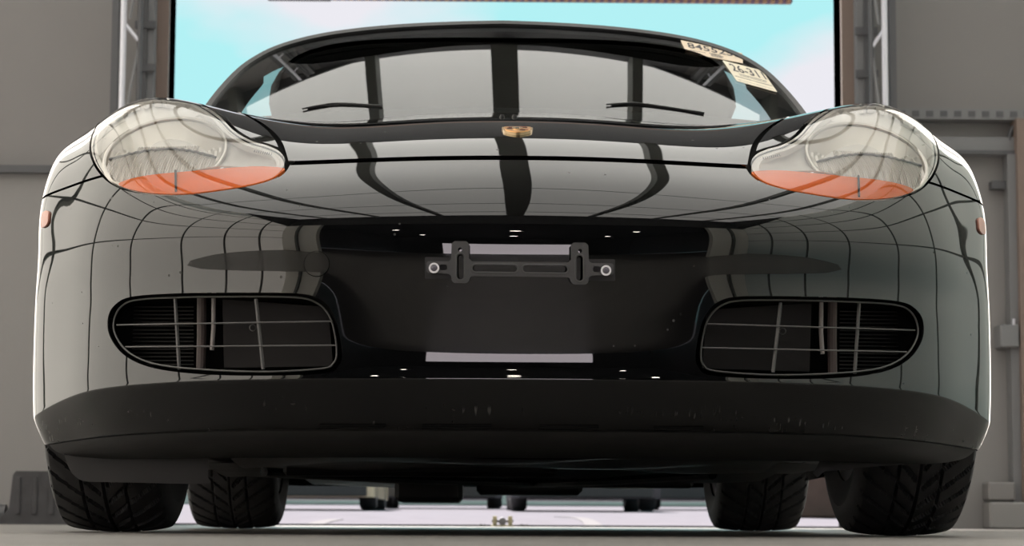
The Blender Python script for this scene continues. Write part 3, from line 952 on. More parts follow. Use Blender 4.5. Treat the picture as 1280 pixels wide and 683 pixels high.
    def tail(i, j):
        a = math.pi * i
        xx = math.cos(a) * 0.052 * (0.25 + 0.75 * j); zz = -0.006 + math.sin(a) * 0.021 * (0.25 + 0.75 * j)
        return c2 + ex * xx + ez * zz - ax2 * 0.014 * (1 - j * j)
    mirx(grid_surf(MB(), tail, 40, 8), sgn).build('side_reflector', M_BOWL, hl, True)
    mirx(MB().tube([tail(i / 30, 1.0) for i in range(31)], 0.002, 6), sgn).build('side_reflector_edge', M_SIL, hl, True)
    mirx(MB().lathe([(0.0005, 0.006), (0.005, 0.004), (0.006, -0.004), (0.006, -0.010)], 14, c2 + ez * 0.004, ax2), sgn).build('bulb', M_BULB, hl, True)
    # toothed sight strip near the inner tip
    for k in range(9):
        p = HLpt(318 + k * 2.6, 186 + k * 0.5, 0.004)
        mirx(MB().tube([p + ez * 0.0022, p - ez * 0.0022], 0.0009, 5), sgn).build('tooth', M_STEEL, hl)


# ---- side air intakes -----------------------------------------------------------------
M_FRAME = mat('grille_frame', (0.10, 0.098, 0.095), 0.28, spec=0.5)
M_BAR = mat('grille_bar', (0.085, 0.08, 0.08), 0.35)
M_RAD = mat('radiator_fins', (0.020, 0.017, 0.017), 0.7)
M_PIPE = mat('brown_duct', (0.10, 0.075, 0.07), 0.5)
M_PIPEL = mat('pale_strut', (0.30, 0.27, 0.26), 0.45)


def GRp(px, py, inset):
    u, v = uv_px(px, py, 3, 10.5)
    P, N = surf(u, v)
    p = P[0] * np.array([-1, 1, 1]); r = ray(px, py)
    return p + r / r[1] * inset


for sgn in (-1, 1):
    g = empty('intake_grille', (0, 0, 0), car); g['label'] = 'dark side air intake with thin grille bars'
    # tunnel walls: opening outline swept rearwards, closed by a dark back plate
    L = poly_resample(GR, 0.08)
    P, N = surf(L[:, 0], L[:, 1]); P = P * np.array([-1, 1, 1])
    cen = P.mean(0)
    n_ = len(P); vs = []
    for dy, sc in ((0.004, 1.0), (0.03, 0.985), (0.16, 0.95)):
        for p in P:
            q = cen + (p - cen) * np.array([sc, 1, sc]); q[1] = p[1] * (1 - dy / 0.16) + (cen[1] + 0.13) * (dy / 0.16) + dy * 0.2
            vs.append(q)
    fs = [(a * n_ + i, a * n_ + (i + 1) % n_, (a + 1) * n_ + (i + 1) % n_, (a + 1) * n_ + i) for a in range(2) for i in range(n_)]
    fs.append(tuple(2 * n_ + i for i in range(n_)))
    mirx(MB().add(vs, fs), sgn).build('intake_tunnel', M_DARK, g)
    # frame
    FR = smooth_curve([(143, 399), (152, 383), (172, 375), (225, 372), (300, 371), (370, 372), (396, 379), (411, 394), (418, 415), (421, 441), (417, 454), (402, 461), (330, 465), (250, 462), (193, 455), (160, 440), (144, 418)], 5)
    fpts = [GRp(x, y, 0.012) for x, y in FR]
    mirx(MB().tube(fpts, 0.0015, 8, closed=True), sgn).build('grille_frame', M_FRAME, g, True)
    for y0, y1, xa, xb in ((406.5, 402, 146, 414), (434, 432, 157, 420)):
        pts = [GRp(xa + (xb - xa) * t, y0 + (y1 - y0) * t, 0.014) for t in np.linspace(0, 1, 14)]
        mirx(MB().tube(pts, 0.0014, 6), sgn).build('grille_bar', M_BAR, g, True)
    for xt, xb_ in ((219, 224), (320, 329)):
        pts = [GRp(xt + (xb_ - xt) * t, 374 + 88 * t, 0.018) for t in np.linspace(0, 1, 8)]
        mirx(MB().tube(pts, 0.0030, 6), sgn).build('grille_upright', M_BAR, g, True)
    # radiator fins, duct and strut behind
    for k in range(16):
        yy = 384 + k * 4.8
        pts = [GRp(x, yy, 0.085) for x in (160, 185, 210, 242)]
        mirx(MB().tube(pts, 0.0011, 4), sgn).build('radiator_fin', M_RAD, g)
    mirx(MB().tube([GRp(252, 373, 0.07), GRp(252, 420, 0.072), GRp(251, 462, 0.07)], 0.0075, 10), sgn).build('duct_pipe', M_PIPE, g, True)
    mirx(MB().tube([GRp(267, 373, 0.05), GRp(267, 410, 0.05), GRp(265, 438, 0.05)], 0.0035, 8), sgn).build('strut', M_PIPEL, g, True)
    mirx(MB().lathe([(0.004, 0), (0.0055, 0.001), (0.0055, 0.004), (0.004, 0.005)], 14, GRp(316, 410, 0.06), (0, -1, 0)), sgn).build('bolt_ring', M_BAR, g, True)
    pl = [GRp(278, 374, 0.095), GRp(410, 384, 0.12), GRp(416, 458, 0.12), GRp(280, 460, 0.095)]
    mirx(MB().add([p for p in pl] + [p + np.array([0, 0.01, 0]) for p in pl], [(0, 1, 2, 3), (7, 6, 5, 4), (0, 4, 5, 1), (1, 5, 6, 2), (2, 6, 7, 3), (3, 7, 4, 0)]), sgn).build('inner_plate', M_RAD, g)

# ---- towing-eye cap --------------------------------------------------------------------
cap_px = [(396 + 15.5 * math.cos(a), 330 + 15.5 * math.sin(a)) for a in np.linspace(0, 2 * math.pi, 40, endpoint=False)]
cap_uv = np.array([uv_px(*p, 5, 12) for p in cap_px])
shell('towing_eye_cap', mirror(cap_uv), [], M_PAINT, car, step=(0.1, 0.1), off=0.0012, skirt=0.003)
MB().tube([p * np.array([-1, 1, 1]) for p in surf(cap_uv[:, 0], cap_uv[:, 1])[0]], 0.0011, 6, closed=True).build('cap_seam', M_DARK, car)

# ---- number-plate bracket ----------------------------------------------------------------
M_BRK = mat('bracket_plastic', (0.075, 0.073, 0.075), 0.45, bump=(220, 0.1))
M_BRK2 = mat('bracket_backing', (0.022, 0.021, 0.022), 0.5)
M_RING = mat('washer_white', (0.95, 0.93, 0.97), 0.3)
M_BOLT = mat('bolt_grey', (0.14, 0.13, 0.15), 0.3, metal=0.6)
br = empty('plate_bracket', (0, 0, 0), car); br['label'] = 'dark grey slotted number-plate bracket with white washers'
YBK = -0.012
rot = lambda x, y: (x, y + (x - 650) * 0.012)


def rr(x0, y0, x1, y1, r, n=5):
    pts = []
    for cx, cy, a0 in ((x1 - r, y0 + r, -90), (x1 - r, y1 - r, 0), (x0 + r, y1 - r, 90), (x0 + r, y0 + r, 180)):
        for k in range(n + 1):
            a = math.radians(a0 + 90 * k / n); pts.append((cx + r * math.cos(a), cy + r * math.sin(a)))
    return np.array(pts)


# outline of the cross-shaped bracket
half = [(650, 327.5), (590, 327.5), (586.5, 324), (586.5, 306), (583, 302.5), (568, 302.5), (564.5, 306), (564, 325), (561, 328), (535, 328), (533, 330), (533, 341), (535, 343), (560, 343.5), (564, 346), (564.5, 352), (567.5, 355), (583, 355), (586.5, 352), (588, 347), (592, 346), (650, 346)]
outl = half + [(1300 - x, y) for x, y in half[::-1][1:-1]]
outl = np.array([rot(x, y) for x, y in outl])
holes = [rr(591, 332.5, 646, 340, 3.7), rr(654, 332.5, 709, 340, 3.7), rr(571.5, 319, 579.5, 350, 3.5), rr(720.5, 319, 728.5, 350, 3.5),
         rr(572.5, 310.5, 577.5, 315.5, 2.4), rr(722.5, 310.5, 727.5, 315.5, 2.4), rr(549, 332, 559, 339, 3.2), rr(741, 332, 751, 339, 3.2)]
holes = [np.array([rot(x, y) for x, y in h]) for h in holes]
slab('bracket_frame', poly_resample(outl, 2.5), holes, lambda x, y: at(x, y, YBK), lambda x, y: at(x, y, YBK + 0.008), M_BRK, br)
# raised edge ribs
for hh in holes[:4]:
    MB().tube([at(x, y, YBK - 0.0005) for x, y in offset_poly(hh, 1.6)], 0.0010, 5, closed=True).build('slot_rim', M_BRK, br)
for a, b_ in ((531, 566), (734, 769)):
    o_ = np.array([rot(x, y) for x, y in rr(a, 323, b_, 350, 1.5)])
    slab('backing_pad', o_, [], lambda x, y: at(x, y, YBK + 0.008), lambda x, y: at(x, y, 0.025), M_BRK2, br)
for x, y in ((542.5, 335.3), (757.5, 338.4)):
    p = at(x, y, YBK)
    MB().lathe([(0.0052, 0.000), (0.0052, 0.0026), (0.0078, 0.0026), (0.0080, 0.0)], 28, p, (0, -1, 0), closed=True).build('washer', M_RING, br, True)
    MB().lathe([(0.0004, 0.0030), (0.003, 0.0032), (0.0050, 0.0018), (0.0052, -0.004)], 20, p, (0, -1, 0)).build('bolt', M_BOLT, br, True)

# ---- crest on the bonnet -------------------------------------------------------------------
M_GOLD = mat('crest_gold', (0.72, 0.40, 0.17), 0.28, metal=0.75)
M_GOLD2 = mat('crest_rim', (0.80, 0.58, 0.33), 0.22, metal=0.7)
M_RED = mat('crest_red', (0.30, 0.05, 0.03), 0.35)
M_BLK = mat('crest_black', (0.01, 0.01, 0.01), 0.3)
em = empty('bonnet_crest', (0, 0, 0), car); em['label'] = 'small gold crest badge'
SH = smooth_curve([(-1, 1), (0, 1.08), (1, 1), (1.05, .4), (.95, -.3), (.6, -.8), (0, -1.15), (-.6, -.8), (-.95, -.3), (-1.05, .4)], 5)
v_em = uv_px(647, 165, 12, 15)[1]
uvc = (0.0, v_em)


def emp(x, y, h):
    P, N = surf(x * 0.0245 / 0.18, v_em + y * 0.20)
    # fold the profile along the lid: keep the lateral size constant
    q = P[0].copy(); q[0] = x * 0.0235
    return q + N[0] * h


slab('crest_rim', SH, [], lambda x, y: emp(x, y, 0.004), lambda x, y: emp(x, y, -0.002), M_GOLD2, em)
slab('crest_field', SH * 0.86, [], lambda x, y: emp(x, y, 0.0052), lambda x, y: emp(x, y, 0.003), M_GOLD, em)
for x0, y0, x1, y1, mm2 in ((-.75, -.02, -.1, .09, M_BLK), (-.70, .22, -.15, .30, M_RED), (.1, .40, .7, .50, M_BLK), (.12, .62, .66, .70, M_RED), (.1, -.30, .72, -.2, M_RED), (.12, -.52, .52, -.42, M_BLK), (-.62, .5, -.2, .62, M_BLK)):
    slab('crest_stripe', rr(x0, y0, x1, y1, 0.03, 2), [], lambda x, y: emp(x, y, 0.0060), lambda x, y: emp(x, y, 0.004), mm2, em)
slab('crest_shield', SH * np.array([.34, .36]), [], lambda x, y: emp(x, y, 0.0066), lambda x, y: emp(x, y, 0.004), M_GOLD2, em)
slab('crest_horse', smooth_curve([(-.12, -.22), (-.05, .0), (-.14, .16), (.02, .24), (.12, .1), (.06, -.04), (.12, -.22), (.02, -.1)], 3), [], lambda x, y: emp(x, y, 0.0074), lambda x, y: emp(x, y, 0.005), M_BLK, em)

# ---- side markers -----------------------------------------------------------------------------
M_MARK = mat('side_marker_lens', (0.55, 0.22, 0.15), 0.2, spec=0.6)
cu, cv = uv_side(0.482, 0.535, 5)
mk = rr(cu - 0.25, cv - 0.34, cu + 0.25, cv + 0.34, 0.2)
for sgn in (-1, 1):
    shell('side_marker', mk if sgn > 0 else mirror(mk), [], M_MARK, car, step=(0.2, 0.2), off=0.003, skirt=0.004)

M_CAB = mat('cabin_black', (0.012, 0.012, 0.012), 0.7)
# ---- windscreen ---------------------------------------------------------------------------------
WS0, WSK, WSL, WSQ = 1.50, 1.80, 0.42, 0.55     # base y, slope dy/dz, lateral bow, vertical bow


def wsy(x, z): return WS0 + (z - 0.9) * WSK + WSL * x * x + WSQ * (z - 0.9) ** 2


def wspt(px, py, off=0.0):
    r = ray(px, py); lo, hi_ = 4.0, 7.5
    for _ in range(50):
        mid = 0.5 * (lo + hi_); q = CAM + r * mid / r[1]
        if q[1] > wsy(q[0], q[2]): hi_ = mid
        else: lo = mid
    q = CAM + r * hi_ / r[1]
    return q + wsn(q[0], q[2]) * off


def wsn(x, z):
    nn = np.array([2 * WSL * x, -1, WSK + 2 * WSQ * (z - 0.9)]); return nn / np.linalg.norm(nn)


# outer outline of the frame in (x, z), taken on the left and mirrored
fo_ = [wspt(x, y) for x, y in ((262, 128), (280, 106), (300, 86), (322, 71), (345, 60), (375, 50.5), (410, 43), (450, 37.5), (500, 33), (560, 30), (632, 28.5))]
fo_ = [(abs(p[0]), p[2]) for p in fo_]
fo_[-1] = (0.0, fo_[-1][1])
edge_h = [(0.745, 0.845), (0.72, 0.91)] + fo_
ecur = smooth_curve(edge_h, 6, False)
outl = np.vstack([ecur, (ecur * np.array([-1, 1]))[::-1][1:]])      # right bottom -> top -> left bottom
outl_full = np.vstack([outl, [(x, 0.845) for x in np.linspace(-0.7, 0.7, 24)]])
M_GLASS = clear_mat('windscreen_glass', (0.55, 0.58, 0.58), 1.52)


def ws_shell(name, outer, holes, m, parent, off=0.0, thick=0.0, step=0.03):
    V, Tt = cdt(outer, holes, step)
    N = np.array([wsn(x, z) for x, z in V]); P = np.array([(x, wsy(x, z), z) for x, z in V]) + N * off
    g = np.cross(P[Tt[:, 1]] - P[Tt[:, 0]], P[Tt[:, 2]] - P[Tt[:, 0]])
    s = np.einsum('nk,nk->n', g, N[Tt].mean(1)) < 0
    Tt = Tt.copy(); Tt[s] = Tt[s][:, ::-1]
    F = [tuple(t) for t in Tt]
    if thick:
        be = boundary_edges(Tt); k = len(P); Vx = []; Nx = []
        for a, b in be:
            e = P[b] - P[a]; q = np.cross(e, N[a]); q = q / (np.linalg.norm(q) + 1e-12)
            Vx += [P[a], P[b], P[b] - N[b] * thick, P[a] - N[a] * thick]; Nx += [q] * 4; F.append((k + 3, k + 2, k + 1, k)); k += 4
        P = np.vstack([P, Vx]); N = np.vstack([N, Nx])
        F = [f if len(f) == 3 or np.cross(P[f[1]] - P[f[0]], P[f[2]] - P[f[0]]) @ N[f[0]] > 0 else f[::-1] for f in F]
    return link(name, mesh_normals(name, P, F, N, m), None, parent)


inl = offset_poly(outl_full, -0.016)
ws = ws_shell('windscreen', poly_resample(outl_full, 0.02), [], M_GLASS, car)
fr_ = ws_shell('windscreen_frame', poly_resample(outl_full, 0.02), [poly_resample(inl, 0.02)], M_TRIM, car, off=0.006, thick=0.05)
# dark printed band round the inside of the glass, wide at the pillars
wid = np.array([0.036 + 0.060 * min(1, max(0, (1.20 - z) / 0.10)) for x, z in poly_resample(outl_full, 0.02)])
ofp = poly_resample(outl_full, 0.02)
d1 = offset_poly(ofp, -1.0) - ofp
fi = ofp + d1 * wid[:, None]; fi = fi[fi[:, 1] > 0.86]
ws_shell('glass_border', ofp, [fi], M_CAB, car, off=-0.004)
# wipers
for (x0, y0, xm, ym, x1, y1) in ((378, 138, 425, 131, 478, 134), (758, 132.5, 803, 131.5, 880, 143)):
    wp = empty('wiper', (0, 0, 0), car)
    pts = smooth_curve([wspt(x0, y0, 0.0035), wspt((x0 + xm) / 2, (y0 + ym) / 2 - 1.0, 0.0035), wspt(xm, ym, 0.0035), wspt(x1, y1, 0.0035)], 6, False)
    MB().tube(pts, 0.0019, 8).build('wiper_arm', M_TRIM, wp, True)
    MB().tube([q + wsn(q[0], q[2]) * -0.002 for q in pts[2:]], 0.0016, 6).build('wiper_blade', M_RUB, wp)
# washer jets on the bonnet
for dx in (-0.010, 0.012):
    P, N = surf(abs(dx) / 0.18, 15.0); P = P[0].copy(); P[0] = -0.012 + dx
    MB().lathe([(0.0005, 0.0035), (0.003, 0.005), (0.005, 0.0), (0.005, -0.003)], 12, P, N[0]).build('washer_jet', M_PLAS, car, True)

# stickers on the glass
M_PAPER = mat('sticker_paper', (0.80, 0.66, 0.50), 0.6, noise=(30, 0.06))
M_PAPER2 = mat('sticker_paper_pale', (0.84, 0.76, 0.60), 0.6, noise=(30, 0.06))
M_INK = mat('sticker_ink', (0.03, 0.025, 0.03), 0.6)


def sticker(cor, m_, lines, label):
    st = empty('windscreen_sticker', (0, 0, 0), car); st['label'] = label
    Q = [wspt(*c_, 0.0) for c_ in cor]      # tl, tr, br, bl
    nn = wsn(Q[0][0], Q[0][2])

    def bil(a, b_, h=0.0):
        q = (Q[0] * (1 - a) + Q[1] * a) * (1 - b_) + (Q[3] * (1 - a) + Q[2] * a) * b_
        q = np.array([q[0], wsy(q[0], q[2]), q[2]])
        return q + wsn(q[0], q[2]) * (h + 0.002)
    slab('paper', rr(0, 0, 1, 1, 0.02, 2), [], lambda x, y: bil(x, y, 0.0012), lambda x, y: bil(x, y, 0.0), m_, st, step=0.1)
    for txt, a0, a1, b0, b1 in lines:
        if txt.startswith('#'):
            MB().add([bil(a0, b0, 0.0016), bil(a1, b0, 0.0016), bil(a1, b1, 0.0016), bil(a0, b1, 0.0016)], [(0, 1, 2, 3)]).build('print_line', M_INK, st)
            continue
        cu_ = bpy.data.curves.new('txt', 'FONT'); cu_.body = txt; cu_.size = 1.0; cu_.resolution_u = 2; cu_.offset = 0.012
        to = bpy.data.objects.new('txt', cu_); C.objects.link(to)
        bpy.context.view_layer.update()
        me = bpy.data.meshes.new_from_object(to.evaluated_get(bpy.context.evaluated_depsgraph_get()))
        bpy.data.objects.remove(to)
        co = np.array([tuple(v_.co) for v_ in me.vertices]); lo = co.min(0); hi_ = co.max(0)
        for v_ in me.vertices:
            a = a0 + (a1 - a0) * (v_.co.x - lo[0]) / (hi_[0] - lo[0]); b_ = b1 - (b1 - b0) * (v_.co.y - lo[1]) / (hi_[1] - lo[1])
            v_.co = Vector(bil(a, b_, 0.0018))
        link('printed_number', me, M_INK, st)


sticker([(850.5, 51.7), (927.3, 67.9), (928.4, 80.6), (857.6, 67.5)], M_PAPER,
        [('8455256', .08, .97, .10, .56), ('#', .42, .62, .66, .71), ('#', .44, .66, .76, .81), ('#', .08, .36, .72, .75), ('#', .44, .64, .86, .90)], 'long tan sticker printed 8455256')
sticker([(902.7, 76.9), (952.5, 89.8), (971.2, 116.7), (920.8, 102.7)], M_PAPER2,
        [('26-311', .10, .94, .10, .48), ('#', .20, .90, .56, .585), ('#', .20, .86, .63, .65), ('#', .04, .96, .74, .765), ('#', .04, .96, .90, .91)], 'pale square sticker printed 26-311')


# ---- cabin, hood and rear body ----------------------------------------------------------------------
M_FAB = mat('soft_top_fabric', (0.016, 0.015, 0.015), 0.9, bump=(300, 0.15))
M_CAB = mat('cabin_black', (0.012, 0.012, 0.012), 0.7)
# soft top: arched shell behind the windscreen header
ST = [(2.08, 0.55, 1.09, 1.205), (2.35, 0.60, 1.10, 1.25), (2.65, 0.62, 1.12, 1.262), (2.95, 0.615, 1.10, 1.235), (3.25, 0.58, 1.0, 1.15), (3.50, 0.53, 0.92, 1.02)]


def st_fn(i, j):
    k = i * (len(ST) - 1); a = min(int(k), len(ST) - 2); t = k - a
    y, hw, ze, zc = [ST[a][q] * (1 - t) + ST[a + 1][q] * t for q in range(4)]
    s_ = 2 * j - 1
    return np.array([hw * math.sin(s_ * math.pi / 2) if abs(s_) < 1 else hw * s_, y, ze + (zc - ze) * (1 - abs(s_) ** 3)])


b = grid_surf(MB(), st_fn, 24, 24)
b2 = grid_surf(MB(), lambda i, j: st_fn(i, j) - np.array([0, 0, 0.012]), 24, 24)
b.add(b2.v, [f[::-1] for f in b2.f]); b.build('soft_top', M_FAB, car, True)
# dashboard, wheel, seats
b = MB(); grid_surf(b, lambda i, j: np.array([(-1 + 2 * i) * 0.66, 1.62 + 0.36 * j + 0.25 * (1 - j) * (2 * i - 1) ** 2, 0.885 + 0.035 * math.sin(j * math.pi) - 0.03 * j]), 20, 8); b.build('dashboard', M_CAB, car, True)
sw = [np.array([-0.36 + 0.185 * math.cos(a), 2.12 + 0.075 * math.sin(a), 0.80 + 0.165 * math.sin(a)]) for a in np.linspace(0, 2 * math.pi, 32, endpoint=False)]
st_w = empty('steering_wheel', (0, 0, 0), car)
MB().tube(sw, 0.014, 8, closed=True).build('wheel_rim', M_CAB, st_w, True)
for a in (0, 2, 4): MB().tube([np.array([-0.36, 2.10, 0.80]), sw[int(a / 6 * 32)]], 0.012, 6).build('wheel_spoke', M_CAB, st_w)
for x in (-0.36, 0.36):
    s_ = empty('seat', (x, 2.75, 0.30), car)
    MB().cbox(-0.25, 0.25, -0.50, 0.05, 0.0, 0.20, 0.05).build('seat_cushion', M_CAB, s_)
    MB().add([(-.24, 0, .15), (.24, 0, .15), (.24, .12, .15), (-.24, .12, .15), (-.20, .22, .60), (.20, .22, .60), (.20, .32, .60), (-.20, .32, .60), (-.12, .25, .74), (.12, .25, .74), (.12, .33, .74), (-.12, .33, .74)],
             [(3, 2, 1, 0), (0, 1, 5, 4), (1, 2, 6, 5), (2, 3, 7, 6), (3, 0, 4, 7), (4, 5, 9, 8), (5, 6, 10, 9), (6, 7, 11, 10), (7, 4, 8, 11), (8, 9, 10, 11)]).build('seat_back', M_CAB, s_)
# flanks and tail, lofted from cross-sections; the rear arch is cut out
SEC = [(1.425, .849, .66, .78, .86), (1.9, .85, .65, .80, .86), (2.5, .86, .66, .82, .88), (2.95, .885, .68, .83, .90), (3.3, .892, .70, .84, .92), (3.7, .88, .68, .83, .91), (4.05, .82, .62, .79, .86), (4.28, .66, .52, .70, .74)]


def flank(sg):
    vs = []; fs = []
    zz = np.linspace(0.14, 1.0, 28)
    ys = np.linspace(1.425, 4.28, 70)
    prof = []
    for y in ys:
        vals = [np.interp(y, [s_[0] for s_ in SEC], [s_[q] for s_ in SEC]) for q in range(1, 5)]
        w, z1, z2, zt = vals
        prof.append([(w - 0.03, .14), (w - 0.005, .24), (w, .40), (w, .55), (w - .006, z1), (w - .05, z2), (w - .20, zt), (w - .40, zt + .015)])
    n_ = 8
    P = [(sg * x, y, z) for y, pr_ in zip(ys, prof) for x, z in pr_]
    bb = MB()
    for i in range(len(ys) - 1):
        for k in range(n_ - 1):
            q = [i * n_ + k, i * n_ + k + 1, (i + 1) * n_ + k + 1, (i + 1) * n_ + k]
            cy = np.mean([P[a][1] for a in q]); cz = np.mean([P[a][2] for a in q])
            if math.hypot(cy - AXR, cz - RW) < 0.355: continue
            fs.append(tuple(q))
    bb.add(P, fs)
    return bb


for sg in (-1, 1):
    flank(sg).build('body_side', M_PAINT, car, True)
MB().add([(-.66, 4.28, .14), (.66, 4.28, .14), (.66, 4.28, .72), (-.66, 4.28, .72), (-.6, 4.25, .74), (.6, 4.25, .74)], [(0, 1, 2, 3), (3, 2, 5, 4)]).build('tail_panel', M_PAINT, car)
b = MB(); grid_surf(b, lambda i, j: np.array([(-.5 + i) * (1.0 - .1 * j), 3.4 + .86 * j, .93 - .17 * j * j + .03 * math.sin(math.pi * i)]), 12, 10); b.build('engine_lid', M_PAINT, car, True)

# ---- underbody ---------------------------------------------------------------------------------------
M_UND = mat('underbody_gloss', (0.008, 0.008, 0.010), 0.22, bump=(7, 0.35), spec=0.5)
M_UNDR = mat('underbody_worn', (0.010, 0.010, 0.011), 0.5, bump=(9, 0.5), spec=0.2, noise=(6, .5))
M_UNDM = mat('underbody_matt', (0.016, 0.015, 0.016), 0.6)


def tray(name, x0, x1, y0, y1, z, amp, m_):
    b = MB()
    grid_surf(b, lambda i, j: np.array([x0 + (x1 - x0) * i, y0 + (y1 - y0) * j, z + amp * math.sin(9 * i + 3 * j) * math.sin(7 * j + i)]), 40, 24)
    t_ = MB(); grid_surf(t_, lambda i, j: np.array([x0 + (x1 - x0) * i, y0 + (y1 - y0) * j, z + 0.02]), 1, 1)
    b.add(t_.v, t_.f); b.build(name, m_, car, True)


tray('front_undertray', -0.50, 0.50, 0.33, 1.15, 0.128, 0.009, M_UND)
tray('centre_undertray', -0.66, 0.66, 1.18, 2.55, 0.136, 0.010, M_UNDR)
tray('rear_undertray', -0.56, 0.56, 2.60, 4.20, 0.142, 0.008, M_UNDR)
tray('floor_pan', -0.80, 0.80, 1.30, 2.85, 0.160, 0.003, M_UNDM)
for sg in (-1, 1):
    MB().tube([(sg * .28, 0.95, .17), (sg * .45, 0.93, .155), (sg * .66, AXF + .02, .17)], 0.018, 8).build('track_control_arm', M_UNDM, car, True)
    MB().tube([(sg * .30, 1.20, .165), (sg * .48, 1.05, .150), (sg * .66, AXF + .02, .165)], 0.013, 8).build('diagonal_strut', M_UNDM, car, True)
    MB().tube([(sg * .25, 3.2, .17), (sg * .6, AXR, .17)], 0.02, 8).build('rear_control_arm', M_UNDM, car, True)
    # wheel-arch liner
    b = MB()
    for (ay, x0, x1) in ((AXF, .55, .80), (AXR, .52, .84)):
        bb = MB()
        grid_surf(bb, lambda i, j: np.array([sg * (x0 + (x1 - x0) * j), ay + .362 * math.cos(math.pi * (1.12 - 1.24 * i)), RW + .362 * math.sin(math.pi * (1.12 - 1.24 * i))]), 28, 2)
        k = len(bb.v)
        bb.add([(sg * x0, ay + .362 * math.cos(t), RW + .362 * math.sin(t)) for t in np.linspace(-.37, math.pi + .37, 30)], [tuple(range(30))])
        bb.build('arch_liner', M_DARK, car, True)
MB().cbox(-0.5, 0.5, 1.0, 1.10, 0.135, 0.20, 0.015).build('front_crossmember', M_UNDM, car)
MB().tube([(-.55, 3.75, .20), (-.2, 3.85, .185), (.2, 3.85, .185), (.55, 3.75, .20)], 0.05, 12).build('silencer', M_UNDM, car, True)
MB().cbox(-.29, -.10, 3.0, 3.5, .078, .20, .012).build('sump', M_UNDM, car)
MB().cbox(-.06, .24, 3.05, 3.3, .100, .20, .012).build('gearbox_cover', M_UNDM, car)
MB().cbox(-.45, .10, 1.16, 1.22, .112, .15, .008).build('floor_brace', M_UNDM, car)
MB().cbox(.02, .50, 2.48, 2.56, .112, .15, .008).build('floor_brace', M_UNDM, car)
MB().tube([(-.50, 1.3, .122), (-.2, 1.9, .118), (.15, 2.5, .122)], .010, 8).build('coolant_pipe', M_UND, car, True)
MB().tube([(.42, 1.25, .120), (.25, 1.9, .118), (.05, 2.5, .120)], .010, 8).build('coolant_pipe', M_UND, car, True)
# skid flaps in front of the tyres; the near left one hangs lower and wider
b = MB()
F0 = smooth_curve([(80, 568), (86, 585), (94, 596), (106, 602), (130, 603), (180, 604), (257, 605), (260, 596), (260, 570)], 4, False)
slab('tyre_flap', np.vstack([F0, [(170, 566)]]), [], lambda x, y: at(x, y, 0.50), lambda x, y: at(x, y, 0.508), mat('flap_plastic', (0.055, 0.053, 0.053), 0.6), car, step=12)
F1 = np.array([(1026, 575), (1016, 592), (1022, 597), (1030, 590), (1100, 583), (1170, 578), (1170, 570), (1030, 570)])
slab('tyre_flap', F1, [], lambda x, y: at(x, y, 0.50), lambda x, y: at(x, y, 0.508), M_PLAS, car, step=12)
# vent slots in the under lip
for a, b_, c_ in ((400, 482, 532.5), (528, 614, 533), (668, 742, 535), (812, 874, 535)):
    p = [uv_px(x, c_, 0.3, 4) for x in np.linspace(a, b_, 7)] if b_ < 640 else [uv_px(1290 - x, c_ - 2, 0.3, 4) for x in np.linspace(a, b_, 7)]
    sg = -1 if b_ < 640 else 1
    pts = [surf(u_, v_)[0][0] * np.array([sg, 1, 1]) for u_, v_ in p]
    MB().tube(pts, 0.0032, 6).build('lip_slot', M_DARK, car)


# ---- wheels -------------------------------------------------------------------------------------------
def tyre_mesh(name, width, rim_r, NA=640, NW=72):
    hw = width / 2; R = RW
    vs = np.zeros((NA, NW + 1, 3)); fs = []
    s = np.linspace(-1, 1, NW + 1)
    tw = hw * 0.86
    A = np.linspace(0, 2 * math.pi, NA, endpoint=False)
    for j, q in enumerate(s):
        if abs(q) <= 0.66:
            w = q / 0.66 * tw; r0 = R - 0.006 * (w / tw) ** 2 - 0.003 * (w / tw) ** 6
        else:
            t = (abs(q) - 0.66) / 0.34; sg = np.sign(q)
            w = sg * (tw + (hw - tw) * math.sin(min(1, t * 1.5) * math.pi / 2) - (0.012 * max(0, t - 0.6) / 0.4))
            r0 = R - 0.009 - (R - 0.009 - rim_r) * t ** 1.35
        r = np.full(NA, r0)
        a = abs(w) / tw
        if abs(q) <= 0.72:
            g = np.zeros(NA)
            for cg, hwid in ((0.0, 0.030), (0.42, 0.035)):
                if abs(a - cg) < hwid: g[:] = 1
            ph = (A * R / 0.050 + (a ** 0.75) * 2.3 + (0.5 if w > 0 else 0)) % 1.0
            if a > 0.05: g = np.maximum(g, ((ph < 0.26) if a < 0.42 else (ph < 0.20)).astype(float))
            r = r - 0.008 * g
        vs[:, j, 0] = w; vs[:, j, 1] = r * np.cos(A); vs[:, j, 2] = r * np.sin(A)
    n_ = NW + 1
    ii = np.arange(NA)[:, None]; jj = np.arange(NW)[None]; i2 = (ii + 1) % NA
    fs = np.stack([ii * n_ + jj, ii * n_ + jj + 1, i2 * n_ + jj + 1, i2 * n_ + jj], -1).reshape(-1, 4)
    me = bpy.data.meshes.new(name); me.from_pydata([tuple(p) for p in vs.reshape(-1, 3)], [], [tuple(map(int, f)) for f in fs]); me.update()
    me.materials.append(M_RUB)
    return me


M_RIM = mat('alloy_rim', (0.45, 0.45, 0.46), 0.3, metal=0.8)


